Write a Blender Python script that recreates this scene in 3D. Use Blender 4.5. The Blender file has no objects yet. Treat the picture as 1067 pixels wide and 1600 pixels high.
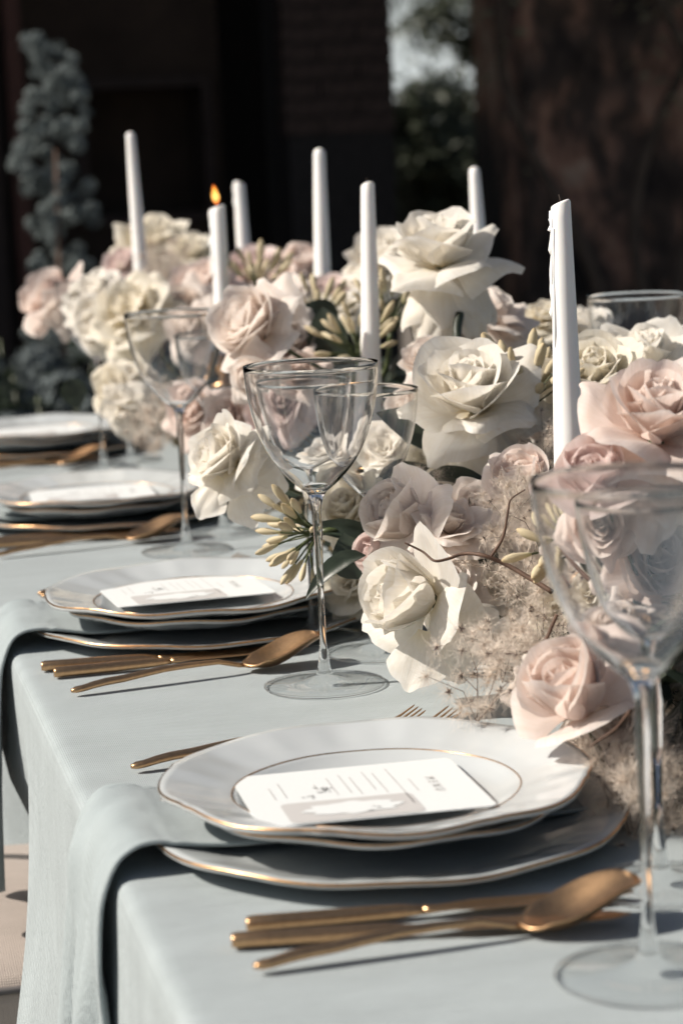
import bpy, math, random
from mathutils import Vector, Matrix, Euler, noise
S = bpy.context.scene
COL = S.collection
R = math.radians
random.seed(7)
TZ = 0.75                                   # height of the table top above the ground

# ------------------------------------------------------------------ camera
PITCH, YAW, ROLL = 0.15457, 0.22199, 0.0436
FPX = 3700.0
CAM = Vector((-0.16368, 0.0, TZ + 0.43554))
fwd = Vector((math.sin(YAW) * math.cos(PITCH), math.cos(YAW) * math.cos(PITCH), -math.sin(PITCH)))
r0_ = Vector((math.cos(YAW), -math.sin(YAW), 0))
u0_ = r0_.cross(fwd)
rgt = r0_ * math.cos(ROLL) - u0_ * math.sin(ROLL)
upv = u0_ * math.cos(ROLL) + r0_ * math.sin(ROLL)
cd = bpy.data.cameras.new('camera'); co = bpy.data.objects.new('camera', cd); COL.objects.link(co)
m = Matrix((rgt, upv, -fwd)).transposed().to_4x4(); m.translation = CAM
co.matrix_world = m
cd.sensor_fit = 'VERTICAL'; cd.sensor_height = 36.0; cd.sensor_width = 24.0
cd.lens = FPX / 1600 * 36
cd.clip_start = 0.05; cd.clip_end = 500
cd.dof.use_dof = True; cd.dof.focus_distance = 1.80; cd.dof.aperture_fstop = 7.5
S.camera = co

# ------------------------------------------------------------------ light
SUN_EL = R(40)
sd = Vector((-0.985, 0.14, 0)).normalized()          # horizontal direction towards the sun
w = bpy.data.worlds.new('World'); S.world = w; w.use_nodes = True
nt = w.node_tree; bg = nt.nodes['Background']
sky = nt.nodes.new('ShaderNodeTexSky'); sky.sky_type = 'NISHITA'; sky.sun_disc = False
sky.sun_elevation = SUN_EL
sky.sun_rotation = math.atan2(sd.x, sd.y)
sky.air_density = 1.0; sky.dust_density = 2.5; sky.ozone_density = 1.0
# pale haze along the whole horizon, as under a thinly clouded sky
tcw = nt.nodes.new('ShaderNodeTexCoord'); sxy = nt.nodes.new('ShaderNodeSeparateXYZ'); nt.links.new(tcw.outputs['Generated'], sxy.inputs[0])
hz = nt.nodes.new('ShaderNodeMapRange'); hz.inputs['From Min'].default_value = .0; hz.inputs['From Max'].default_value = .10; hz.inputs['To Min'].default_value = 1; hz.inputs['To Max'].default_value = 0
nt.links.new(sxy.outputs[2], hz.inputs['Value'])
mixs = nt.nodes.new('ShaderNodeMixRGB'); mixs.inputs[2].default_value = (14.5, 15.5, 15.5, 1)
nt.links.new(hz.outputs[0], mixs.inputs[0]); nt.links.new(sky.outputs[0], mixs.inputs[1])
nt.links.new(mixs.outputs[0], bg.inputs[0]); bg.inputs[1].default_value = 0.046
sl = bpy.data.lights.new('sun', 'SUN'); sl.energy = 5.0; sl.angle = R(1.0); sl.color = (1.0, 0.92, 0.82)
so = bpy.data.objects.new('sun', sl); COL.objects.link(so)
sv = (sd * math.cos(SUN_EL) + Vector((0, 0, math.sin(SUN_EL)))).normalized()
so.rotation_euler = sv.to_track_quat('Z', 'Y').to_euler(); so.location = (-6, 2, 6)

S.view_settings.view_transform = 'Standard'; S.view_settings.look = 'None'
S.view_settings.exposure = 0.34; S.view_settings.gamma = 1; S.view_settings.use_curve_mapping = False
S.render.engine = 'CYCLES'
cy = S.cycles
cy.use_denoising = True; cy.max_bounces = 12; cy.transmission_bounces = 12; cy.transparent_max_bounces = 16
cy.diffuse_bounces = 4; cy.glossy_bounces = 6; cy.sample_clamp_indirect = 6

# ------------------------------------------------------------------ helpers
def at(px, py, D):                                   # a point seen in the photograph at depth D metres
    return CAM + (fwd + rgt * ((px - 533.5) / FPX) + upv * ((800 - py) / FPX)) * D
def aty(px, py, y):                                  # ... on the vertical plane at world y
    d = fwd + rgt * ((px - 533.5) / FPX) + upv * ((800 - py) / FPX)
    return CAM + d * ((y - CAM.y) / d.y)
def frame_dir(a):                                    # direction given as (right, up, towards camera)
    return (r0_ * a[0] + Vector((0, 0, 1)) * a[1] - Vector((math.sin(YAW), math.cos(YAW), 0)) * a[2]).normalized()
def mesh(name, v, f, mat=None, smooth=True, uv=None):
    me = bpy.data.meshes.new(name); me.from_pydata([tuple(x) for x in v], [], f)
    if uv is not None:
        L = me.uv_layers.new(name='UVMap')
        for lp in me.loops: L.data[lp.index].uv = uv[lp.vertex_index]
    if smooth: me.polygons.foreach_set('use_smooth', [True] * len(me.polygons))
    if mat: me.materials.append(mat)
    me.update(); return me
def obj(name, me, parent=None, loc=None, rot=None, scale=None, mw=None):
    o = bpy.data.objects.new(name, me); COL.objects.link(o)
    if parent is not None: o.parent = parent
    if mw is not None: o.matrix_basis = mw
    if loc is not None: o.location = loc
    if rot is not None: o.rotation_euler = rot
    if scale is not None: o.scale = (scale,) * 3 if isinstance(scale, (int, float)) else scale
    return o
def tag(o, label, cat, group=None, kind=None):
    if label: o['label'] = label
    if cat: o['category'] = cat
    if group: o['group'] = group
    if kind: o['kind'] = kind
    return o
def thing(name, label, cat, loc=(0, 0, 0), group=None, mw=None):
    o = obj(name, None, loc=None if mw is not None else loc, mw=mw); o.empty_display_size = .02
    return tag(o, label, cat, group)
def structure(name, me, **k):
    o = obj(name, me, **k); o['kind'] = 'structure'; return o
def copy_tree(o, parent=None):
    c = o.copy(); COL.objects.link(c); c.parent = parent
    for ch in list(o.children):
        copy_tree(ch, c)
    return c
class MB:
    def __init__(s): s.v = []; s.f = []
    def add(s, v, f):
        n = len(s.v); s.v += [Vector(x) for x in v]; s.f += [tuple(i + n for i in q) for q in f]; return s
    def box(s, x0, x1, y0, y1, z0, z1):
        return s.add([(x0,y0,z0),(x1,y0,z0),(x1,y1,z0),(x0,y1,z0),(x0,y0,z1),(x1,y0,z1),(x1,y1,z1),(x0,y1,z1)],
                     [(0,3,2,1),(4,5,6,7),(0,1,5,4),(1,2,6,5),(2,3,7,6),(3,0,4,7)])
    def tube(s, pts, rad, n=8, caps=True):
        pts = [Vector(p) for p in pts]; N = len(pts)
        if not hasattr(rad, '__len__'): rad = [rad] * N
        rings = []; ref = None
        for i, p in enumerate(pts):
            t = (pts[min(i+1, N-1)] - pts[max(i-1, 0)]).normalized()
            if ref is None: ref = t.orthogonal().normalized()
            ref = (ref - t * ref.dot(t)).normalized(); b = t.cross(ref)
            rings.append([p + (ref * math.cos(2*math.pi*k/n) + b * math.sin(2*math.pi*k/n)) * rad[i] for k in range(n)])
        v = [q for r in rings for q in r]; f = []
        for i in range(N-1):
            for k in range(n):
                f.append((i*n+k, i*n+(k+1) % n, (i+1)*n+(k+1) % n, (i+1)*n+k))
        if caps: f.append(tuple(range(n-1, -1, -1))); f.append(tuple((N-1)*n+k for k in range(n)))
        return s.add(v, f)
    def build(s, name, mat, smooth=True): return mesh(name, s.v, s.f, mat, smooth)
def lathe(name, prof, mat, n=64, fr=None, closed=False, cap0=False, cap1=False):
    """prof: list of (r, z); fr(theta, i) -> (radius factor, dz)"""
    v = []; f = []
    for i, (r, z) in enumerate(prof):
        for k in range(n):
            t = 2*math.pi*k/n; s, dz = fr(t, i) if fr else (1, 0)
            v.append((r*s*math.cos(t), r*s*math.sin(t), z+dz))
    N = len(prof)
    for i in range(N-1 if not closed else N):
        j = (i+1) % N
        for k in range(n):
            f.append((i*n+k, i*n+(k+1) % n, j*n+(k+1) % n, j*n+k))
    if cap0: f.append(tuple(range(n-1, -1, -1)))
    if cap1: f.append(tuple((N-1)*n+k for k in range(n)))
    return mesh(name, v, f, mat)
def smooth01(t): t = max(0, min(1, t)); return t*t*(3-2*t)
def spline(P, n=8):
    P = [Vector(p) for p in P]; Q = [P[0]*2-P[1]] + P + [P[-1]*2-P[-2]]; out = []
    for i in range(1, len(Q)-2):
        for k in range(n):
            t = k/n; a, b, c, d = Q[i-1], Q[i], Q[i+1], Q[i+2]
            out.append(.5*((2*b)+(c-a)*t+(2*a-5*b+4*c-d)*t*t+(-a+3*b-3*c+d)*t**3))
    out.append(P[-1]); return out

# ------------------------------------------------------------------ materials
def newmat(name):
    ma = bpy.data.materials.new(name); ma.use_nodes = True
    n = ma.node_tree; b = n.nodes['Principled BSDF']; return ma, n, b
def noise_tex(n, scale, detail=4, rough=.5, co='Object', sc=None):
    tc = n.nodes.new('ShaderNodeTexCoord'); t = n.nodes.new('ShaderNodeTexNoise')
    t.inputs['Scale'].default_value = scale; t.inputs['Detail'].default_value = detail; t.inputs['Roughness'].default_value = rough
    if sc:
        mp = n.nodes.new('ShaderNodeMapping'); mp.inputs['Scale'].default_value = sc
        n.links.new(tc.outputs[co], mp.inputs[0]); n.links.new(mp.outputs[0], t.inputs[0])
    else: n.links.new(tc.outputs[co], t.inputs[0])
    return t
def ramp(n, src, stops):
    r = n.nodes.new('ShaderNodeValToRGB'); e = r.color_ramp.elements
    while len(e) < len(stops): e.new(.5)
    for i, (p, c) in enumerate(stops):
        e[i].position = p; e[i].color = (*c, 1)
    n.links.new(src, r.inputs[0]); return r
def bump(n, b, src, strength, dist):
    bp = n.nodes.new('ShaderNodeBump'); bp.inputs['Strength'].default_value = strength; bp.inputs['Distance'].default_value = dist
    n.links.new(src, bp.inputs['Height']); n.links.new(bp.outputs[0], b.inputs['Normal']); return bp
def simple(name, c, rough=.6, metal=0, nscale=None, var=.15, bmp=0, bdist=.001, co='Object', spec=.5):
    ma, n, b = newmat(name)
    b.inputs['Roughness'].default_value = rough; b.inputs['Metallic'].default_value = metal
    b.inputs['Specular IOR Level'].default_value = spec
    b.inputs['Base Color'].default_value = (*c, 1)
    if nscale:
        t = noise_tex(n, nscale, 5, .6, co)
        r = ramp(n, t.outputs[0], [(.3, tuple(x*(1-var) for x in c)), (.7, tuple(min(1, x*(1+var)) for x in c))])
        n.links.new(r.outputs[0], b.inputs['Base Color'])
        if bmp: bump(n, b, t.outputs[0], bmp, bdist)
    return ma
def linen(name, c, co='Object', weave=1400, sheen=.2, crease=.32):
    ma, n, b = newmat(name)
    tc = n.nodes.new('ShaderNodeTexCoord')
    ws = []
    for ax in ('X', 'Y'):
        wv = n.nodes.new('ShaderNodeTexWave'); wv.wave_type = 'BANDS'; wv.bands_direction = ax
        wv.inputs['Scale'].default_value = weave/6.28; wv.inputs['Distortion'].default_value = 1.5; wv.inputs['Detail'].default_value = 1
        n.links.new(tc.outputs[co], wv.inputs[0]); ws.append(wv)
    s1 = n.nodes.new('ShaderNodeMath'); s1.operation = 'ADD'; s2 = n.nodes.new('ShaderNodeMath'); s2.operation = 'ADD'
    n.links.new(ws[0].outputs['Fac'], s1.inputs[0]); n.links.new(ws[1].outputs['Fac'], s1.inputs[1])
    fine = noise_tex(n, 900, 2, .5, co, (1, 1, .35)); n.links.new(s1.outputs[0], s2.inputs[0]); n.links.new(fine.outputs[0], s2.inputs[1])
    big = noise_tex(n, 9, 3, .5, co, (1.0, 3.0, 1.0)); slub = noise_tex(n, 60, 4, .6, co, (.6, 9, 4))
    mx = n.nodes.new('ShaderNodeMath'); mx.operation = 'MULTIPLY_ADD'; mx.inputs[1].default_value = .6
    n.links.new(slub.outputs[0], mx.inputs[0]); n.links.new(big.outputs[0], mx.inputs[2])
    r = ramp(n, mx.outputs[0], [(.45, tuple(x*.9 for x in c)), (1.05, tuple(min(1, x*1.07) for x in c))])
    n.links.new(r.outputs[0], b.inputs['Base Color'])
    b.inputs['Roughness'].default_value = .85; b.inputs['Specular IOR Level'].default_value = .2
    b.inputs['Sheen Weight'].default_value = sheen; b.inputs['Sheen Roughness'].default_value = .4
    b1 = n.nodes.new('ShaderNodeBump'); b1.inputs['Strength'].default_value = .55; b1.inputs['Distance'].default_value = .0006
    n.links.new(s2.outputs[0], b1.inputs['Height'])
    b2 = n.nodes.new('ShaderNodeBump'); b2.inputs['Strength'].default_value = crease; b2.inputs['Distance'].default_value = .007
    n.links.new(mx.outputs[0], b2.inputs['Height']); n.links.new(b1.outputs[0], b2.inputs['Normal']); n.links.new(b2.outputs[0], b.inputs['Normal'])
    return ma
M = {}
M['cloth'] = linen('tablecloth_linen', (.37, .42, .435))
M['napkin'] = linen('napkin_linen', (.365, .42, .435), weave=1700, crease=.12)
M['china'] = simple('glazed_china', (.49, .52, .53), .12, 0, 14, .03, .1, .0006)
M['charger'] = simple('charger_china', (.46, .49, .495), .15, 0, 14, .03, .1, .0006)
M['gilt'] = simple('gilt_edge', (.62, .38, .20), .3, 1, 150, .25, .3, .0003)
M['brass'] = simple('brushed_gold', (.58, .365, .20), .35, 1, 260, .12, .08, .0002)
M['card'] = simple('card_stock', (.68, .705, .705), .8, 0, 300, .02, .1, .0001)
M['ink'] = simple('grey_ink', (.36, .35, .34), .8)
M['ink_pale'] = simple('pale_grey_ink', (.50, .49, .48), .8)
M['ink_dark'] = simple('dark_ink', (.12, .12, .12), .8)
def wax():
    ma, n, b = newmat('candle_wax')
    b.inputs['Base Color'].default_value = (.88, .87, .85, 1); b.inputs['Roughness'].default_value = .45
    b.inputs['Subsurface Weight'].default_value = .2; b.inputs['Subsurface Radius'].default_value = (1, .7, .5); b.inputs['Subsurface Scale'].default_value = .006
    t = noise_tex(n, 60, 3); bump(n, b, t.outputs[0], .12, .001); return ma
M['wax'] = wax()
M['wick'] = simple('burnt_wick', (.03, .02, .015), .9)
def glass(name, tint=(1, 1, 1)):
    ma, n, b = newmat(name); n.nodes.remove(b)
    g = n.nodes.new('ShaderNodeBsdfGlass'); g.inputs['IOR'].default_value = 1.5; g.inputs['Roughness'].default_value = 0; g.inputs['Color'].default_value = (*tint, 1)
    n.links.new(g.outputs[0], n.nodes['Material Output'].inputs[0]); return ma
M['glass'] = glass('solid_glass', (1, 1, 1))
def thinglass():
    ma, n, b = newmat('thin_glass'); n.nodes.remove(b)
    tr = n.nodes.new('ShaderNodeBsdfTransparent'); gl = n.nodes.new('ShaderNodeBsdfGlossy'); gl.inputs['Roughness'].default_value = .015
    lw = n.nodes.new('ShaderNodeLayerWeight'); lw.inputs['Blend'].default_value = .5
    rt = ramp(n, lw.outputs['Facing'], [(0, (.985, .99, .99)), (1, (.35, .37, .38))])   # longer path through the wall at the silhouette
    rt.color_ramp.elements.new(.85).color = (.96, .965, .965, 1)
    n.links.new(rt.outputs[0], tr.inputs['Color'])
    pw = n.nodes.new('ShaderNodeMath'); pw.operation = 'POWER'; pw.inputs[1].default_value = 4.6
    n.links.new(lw.outputs['Facing'], pw.inputs[0])
    ml = n.nodes.new('ShaderNodeMath'); ml.operation = 'MULTIPLY_ADD'; ml.inputs[1].default_value = .85; ml.inputs[2].default_value = .06; ml.use_clamp = True
    n.links.new(pw.outputs[0], ml.inputs[0])
    mx = n.nodes.new('ShaderNodeMixShader'); n.links.new(ml.outputs[0], mx.inputs[0]); n.links.new(tr.outputs[0], mx.inputs[1]); n.links.new(gl.outputs[0], mx.inputs[2])
    n.links.new(mx.outputs[0], n.nodes['Material Output'].inputs[0]); return ma
M['thin'] = thinglass()
def petal_mat(name, base, edge, deep, trans=.46):
    ma, n, b = newmat(name)
    uv = n.nodes.new('ShaderNodeUVMap'); sp = n.nodes.new('ShaderNodeSeparateXYZ'); n.links.new(uv.outputs[0], sp.inputs[0])
    r = ramp(n, sp.outputs[1], [(0.0, deep), (.35, base), (.85, base), (1.0, edge)])
    # veins run along the petal
    mp = n.nodes.new('ShaderNodeMapping'); mp.inputs['Scale'].default_value = (9, .8, 1); n.links.new(uv.outputs[0], mp.inputs[0])
    vt = n.nodes.new('ShaderNodeTexNoise'); vt.inputs['Scale'].default_value = 3.5; vt.inputs['Detail'].default_value = 5; n.links.new(mp.outputs[0], vt.inputs[0])
    sp2 = noise_tex(n, 3.2, 4, .6)
    mm = n.nodes.new('ShaderNodeMixRGB'); mm.blend_type = 'MULTIPLY'; mm.inputs[0].default_value = 1
    r2 = ramp(n, sp2.outputs[0], [(.3, (.95, .93, .90)), (.6, (1, 1, 1))])
    n.links.new(r.outputs[0], mm.inputs[1]); n.links.new(r2.outputs[0], mm.inputs[2])
    rv = ramp(n, vt.outputs[0], [(.35, (.955, .94, .915)), (.6, (1, 1, 1))]); mv = n.nodes.new('ShaderNodeMixRGB'); mv.blend_type = 'MULTIPLY'; mv.inputs[0].default_value = 1
    n.links.new(mm.outputs[0], mv.inputs[1]); n.links.new(rv.outputs[0], mv.inputs[2]); mm = mv
    # small brown bruises
    vo = noise_tex(n, 11, 3, .7); rb = ramp(n, vo.outputs[0], [(.70, (1, 1, 1)), (.78, (.80, .66, .48))])
    m3 = n.nodes.new('ShaderNodeMixRGB'); m3.blend_type = 'MULTIPLY'; m3.inputs[0].default_value = .8
    n.links.new(mm.outputs[0], m3.inputs[1]); n.links.new(rb.outputs[0], m3.inputs[2])
    n.links.new(m3.outputs[0], b.inputs['Base Color'])
    b.inputs['Roughness'].default_value = .55; b.inputs['Specular IOR Level'].default_value = .25
    b.inputs['Sheen Weight'].default_value = .15
    bp = bump(n, b, vt.outputs[0], .25, .0012)
    tl = n.nodes.new('ShaderNodeBsdfTranslucent'); n.links.new(m3.outputs[0], tl.inputs[0]); n.links.new(bp.outputs[0], tl.inputs['Normal'])
    mx = n.nodes.new('ShaderNodeMixShader'); mx.inputs[0].default_value = trans
    n.links.new(b.outputs[0], mx.inputs[1]); n.links.new(tl.outputs[0], mx.inputs[2])
    n.links.new(mx.outputs[0], n.nodes['Material Output'].inputs[0]); return ma
M['white'] = petal_mat('white_petal', (.93, .905, .85), (.94, .925, .89), (.88, .80, .60))
M['cream'] = petal_mat('cream_petal', (.90, .86, .755), (.92, .89, .82), (.82, .71, .48))
M['blush'] = petal_mat('blush_petal', (.90, .83, .785), (.93, .885, .85), (.89, .73, .63))
M['pink'] = petal_mat('pink_petal', (.89, .78, .73), (.92, .85, .815), (.88, .66, .55))
M['mauve'] = petal_mat('mauve_petal', (.81, .685, .665), (.86, .76, .745), (.74, .56, .53))
M['bud'] = petal_mat('agapanthus_bud_petal', (.68, .60, .42), (.62, .50, .30), (.52, .50, .28), .2)
def leafmat(name, c, rough=.4):
    ma, n, b = newmat(name)
    t = noise_tex(n, 40, 4); r = ramp(n, t.outputs[0], [(.3, tuple(x*.6 for x in c)), (.7, tuple(x*1.3 for x in c))])
    n.links.new(r.outputs[0], b.inputs['Base Color']); b.inputs['Roughness'].default_value = rough
    bp = bump(n, b, t.outputs[0], .3, .002)
    tl = n.nodes.new('ShaderNodeBsdfTranslucent'); n.links.new(r.outputs[0], tl.inputs[0])
    mx = n.nodes.new('ShaderNodeMixShader'); mx.inputs[0].default_value = .2
    n.links.new(b.outputs[0], mx.inputs[1]); n.links.new(tl.outputs[0], mx.inputs[2]); n.links.new(mx.outputs[0], n.nodes['Material Output'].inputs[0]); return ma
M['leaf'] = leafmat('dark_leaf', (.030, .042, .028))
M['moss'] = leafmat('dry_moss', (.22, .165, .085), .8)
M['stem'] = leafmat('green_stem', (.075, .095, .035))
M['plume'] = simple('smoke_bush_hair', (.72, .63, .54), .8, 0, 30, .25)
M['seed'] = simple('dark_seed', (.06, .035, .03), .7)
M['twig'] = simple('brown_twig', (.10, .055, .035), .7, 0, 200, .3, .4, .0005)
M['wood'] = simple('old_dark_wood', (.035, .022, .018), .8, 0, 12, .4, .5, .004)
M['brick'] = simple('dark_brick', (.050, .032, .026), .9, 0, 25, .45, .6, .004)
M['mortar'] = simple('dark_mortar', (.022, .019, .018), .95, 0, 40, .3, .5, .003)  # near-black grey, mottled at random
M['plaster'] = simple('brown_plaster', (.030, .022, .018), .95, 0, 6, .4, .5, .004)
M['black_metal'] = simple('black_metal', (.02, .02, .02), .5, .6)
M['slip'] = linen('chair_slipcover_linen', (.42, .36, .32), weave=900, crease=.1)
M['piping'] = simple('chair_piping', (.12, .11, .11), .8)
M['chairleg'] = simple('chair_leg_wood', (.10, .07, .05), .5, 0, 30, .2)
M['dusty'] = leafmat('dusty_blue_flower', (.17, .20, .20), .9)
M['darkblue'] = leafmat('dark_hydrangea', (.12, .145, .15), .9)
M['treeleaf'] = leafmat('tree_leaf', (.05, .06, .035), .6)
M['bark'] = simple('tree_bark', (.08, .06, .045), .95, 0, 12, .4, .8, .02)

# ------------------------------------------------------------------ ground
def paving():
    ma, n, b = newmat('courtyard_gravel')
    t = noise_tex(n, 30, 6, .7, 'Object'); t2 = noise_tex(n, .8, 3)
    r = ramp(n, t.outputs[0], [(.3, (.10, .085, .07)), (.7, (.19, .165, .14))])
    n.links.new(r.outputs[0], b.inputs['Base Color']); b.inputs['Roughness'].default_value = .95
    bump(n, b, t.outputs[0], .6, .01); return ma
structure('ground', mesh('ground', [(-150, -60, 0), (150, -60, 0), (150, 250, 0), (-150, 250, 0)], [(0, 1, 2, 3)], paving(), False))

# ------------------------------------------------------------------ background building
YB = 8.8
def bx(px, y): return aty(px, 300, y).x
def part(name, mb, mat, parent, smooth=False, kind=None, label=None):
    o = obj(name, mb.build(name, mat, smooth), parent)
    if kind: o['kind'] = kind
    if label: o['label'] = label
    return o
H_B = 3.3
bld = thing('brick_portico', 'dark brick portico with pillars and an open gap behind the table', 'building', (0, 0, 0))
xp0, xp1 = bx(452, YB), aty(615, 60, YB).x
xg1 = bx(748, YB)
xd0 = bx(350, YB)
XL = -3.4
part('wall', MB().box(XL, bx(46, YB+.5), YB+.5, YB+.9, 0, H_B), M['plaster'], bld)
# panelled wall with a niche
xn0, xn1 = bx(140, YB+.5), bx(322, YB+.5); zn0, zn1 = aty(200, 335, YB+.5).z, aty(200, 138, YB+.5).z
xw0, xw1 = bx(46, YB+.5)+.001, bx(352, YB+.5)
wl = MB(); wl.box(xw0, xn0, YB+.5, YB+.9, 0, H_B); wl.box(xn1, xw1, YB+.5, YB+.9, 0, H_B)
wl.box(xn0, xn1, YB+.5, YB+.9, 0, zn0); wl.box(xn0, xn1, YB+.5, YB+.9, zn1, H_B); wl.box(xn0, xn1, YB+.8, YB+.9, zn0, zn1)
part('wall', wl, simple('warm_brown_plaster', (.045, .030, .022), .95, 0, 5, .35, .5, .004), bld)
fr = MB(); e = .04
fr.box(xn0-e, xn0+.002, YB+.46, YB+.499, zn0-e, zn1+e); fr.box(xn1-.002, xn1+e, YB+.46, YB+.499, zn0-e, zn1+e)
fr.box(xn0+.003, xn1-.003, YB+.465, YB+.499, zn0-e, zn0); fr.box(xn0+.003, xn1-.003, YB+.465, YB+.499, zn1, zn1+e)
part('niche_frame', fr, M['wood'], bld)
part('wooden_post', MB().box(bx(22, YB), bx(46, YB), YB-.05, YB+.1, 0, H_B), simple('red_brown_post', (.085, .035, .025), .8, 0, 14, .3, .4, .003), bld)
part('wooden_post', MB().box(XL, bx(4, YB), YB-.02, YB+.1, 0, H_B), M['wood'], bld)
# back wall with the window gap
YK = 11.2
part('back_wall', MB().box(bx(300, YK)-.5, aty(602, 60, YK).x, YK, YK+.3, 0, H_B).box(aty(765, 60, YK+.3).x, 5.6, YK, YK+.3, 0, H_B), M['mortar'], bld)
part('added_shade_roof', MB().box(XL-.2, 6, 7.6, YK+.4, H_B, H_B+.25), M['wood'], bld)  # unseen slab added overhead to keep the background in shade
for zz in range(5):
    part('roof_beam', MB().box(XL+.3+zz*1.9, XL+.46+zz*1.9, 7.6, YK, H_B-.2, H_B-.001), M['wood'], bld)
# pillar of bricks
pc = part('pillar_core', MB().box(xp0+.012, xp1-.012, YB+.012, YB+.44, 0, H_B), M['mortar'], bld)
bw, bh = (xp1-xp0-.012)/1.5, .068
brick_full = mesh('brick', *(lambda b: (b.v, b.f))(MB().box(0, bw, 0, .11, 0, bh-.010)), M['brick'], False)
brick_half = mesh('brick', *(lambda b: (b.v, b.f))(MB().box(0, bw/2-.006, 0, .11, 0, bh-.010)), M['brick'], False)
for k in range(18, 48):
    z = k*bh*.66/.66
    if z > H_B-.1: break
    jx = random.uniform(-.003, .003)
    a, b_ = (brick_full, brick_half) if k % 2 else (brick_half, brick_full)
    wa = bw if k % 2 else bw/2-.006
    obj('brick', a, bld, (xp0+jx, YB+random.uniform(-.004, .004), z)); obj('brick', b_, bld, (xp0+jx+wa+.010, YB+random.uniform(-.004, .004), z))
# unseen left wing, added to block the sun from portico and flower column
part('added_shade_wall', MB().box(XL-.3, XL-.001, 5.4, YK+.4, 0, H_B-.001), M['plaster'], bld)

# rough wall with climbers at right
def oldwall():
    ma, n, b = newmat('ruined_plaster')
    t = noise_tex(n, 2.2, 6, .65, 'Object', (1, 1, .55)); t2 = noise_tex(n, 9, 6, .7)
    r = ramp(n, t.outputs[0], [(.40, (.02, .016, .015)), (.49, (.10, .072, .058)), (.56, (.42, .24, .17)), (.64, (.62, .52, .40))])
    m_ = n.nodes.new('ShaderNodeMixRGB'); m_.blend_type = 'MULTIPLY'; m_.inputs[0].default_value = .8
    r2 = ramp(n, t2.outputs[0], [(.3, (.45, .45, .45)), (.65, (1, 1, 1))])
    n.links.new(r.outputs[0], m_.inputs[1]); n.links.new(r2.outputs[0], m_.inputs[2]); n.links.new(m_.outputs[0], b.inputs['Base Color'])
    b.inputs['Roughness'].default_value = .95; bump(n, b, t2.outputs[0], .8, .03); return ma
wx0, wx1 = aty(738, 60, YB+.4).x, 4.6
nx, nz = 60, 60; v = []; f = []
for j in range(nz+1):
    for i in range(nx+1):
        x = wx0+(wx1-wx0)*i/nx; z = (H_B-.001)*j/nz
        d = noise.noise(Vector((x*2.1, 3, z*1.2)))*.16 + noise.noise(Vector((x*7, 8, z*6)))*.05
        v.append((x, YB-.25+d*min(1, i/3), z))
n1 = len(v)
for j in range(nz):
    for i in range(nx): a = j*(nx+1)+i; f.append((a, a+1, a+nx+2, a+nx+1))
v += [(wx0, YB+.4, 0), (wx1, YB+.4, 0), (wx1, YB+.4, H_B-.001), (wx0, YB+.4, H_B-.001)]
f += [(n1, n1+3, n1+2, n1+1), (0, n1, n1+1, nx), tuple([n1]+[j*(nx+1) for j in range(0, nz+1)]+[n1+3]), tuple([n1+1, n1+2]+[j*(nx+1)+nx for j in range(nz, -1, -1)]), tuple([n1+3]+[nz*(nx+1)+i for i in range(nx+1)]+[n1+2])]
ruin = obj('ruined_wall', mesh('ruined_wall', v, f, oldwall(), True)); tag(ruin, 'rough brown and ochre ruined wall at the right of the portico', 'wall')
# climbing stems on it
for k in range(7):
    x0 = wx0+.15+.24*k; pts = []; y0 = YB-.42
    for j in range(12):
        z = j*.28; pts.append((x0+.12*math.sin(j*.9+k*2)+.03*j*(1 if k % 2 else -1), y0+.04*math.cos(j*1.3+k), z))
    mb = MB().tube(spline(pts, 4), [.028*(1-.6*q/44) for q in range(len(spline(pts, 4)))], 7)
    vine = thing('climbing_vine', 'bare dark climbing vine on the ruined wall, ' + ['nearest the gap', 'second from the gap', 'third from the gap', 'fourth from the gap', 'fifth from the gap', 'sixth from the gap', 'farthest right'][k], 'vine', (0, 0, 0), 'bare vines on the ruined wall')
    obj('stem', mb.build('stem', M['bark']), vine)
    lv = []; lf = []
    for q in range(160):
        p = Vector(random.choice(pts[5:])) + Vector((random.gauss(0, .10), random.gauss(-.03, .03), random.gauss(0, .14))); a = Vector((random.uniform(-1, 1), random.uniform(-1, 1), random.uniform(-1, 1))).normalized(); b = a.orthogonal().normalized(); s = random.uniform(.012, .03)
        nn = len(lv); lv += [p-a*s, p+b*s*.6, p+a*s, p-b*s*.6]; lf.append((nn, nn+1, nn+2, nn+3))
    o = obj('leaves', mesh('leaves', lv, lf, leafmat('olive_leaf', (.22, .20, .12), .7) if k == 0 else bpy.data.materials['olive_leaf'], False), vine); o['kind'] = 'stuff'

# trees beyond the gap
def crown(n, cx, cy, cz, rx, ry, rz, s0, s1, seed, clump=26):
    rnd = random.Random(seed); v = []; f = []
    cl = []
    for k in range(clump):
        while True:
            p = Vector((rnd.uniform(-1, 1), rnd.uniform(-1, 1), rnd.uniform(-1, 1)))
            if .25 < p.length < 1: break
        cl.append((Vector((cx+p.x*rx, cy+p.y*ry, cz+p.z*rz)), rnd.uniform(.16, .34)*min(rx, rz)))
    for k in range(n):
        c, r = rnd.choice(cl); d = Vector((rnd.gauss(0, 1), rnd.gauss(0, 1), rnd.gauss(0, 1))).normalized()*r*rnd.uniform(.3, 1.25); p = c+d
        a = Vector((rnd.gauss(0, 1), rnd.gauss(0, 1), rnd.gauss(0, 1))).normalized(); b = a.orthogonal().normalized(); s = rnd.uniform(s0, s1)
        q = len(v); v += [p-a*s, p+b*s*.5, p+a*s, p-b*s*.5]; f.append((q, q+1, q+2, q+3))
    return v, f
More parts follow.
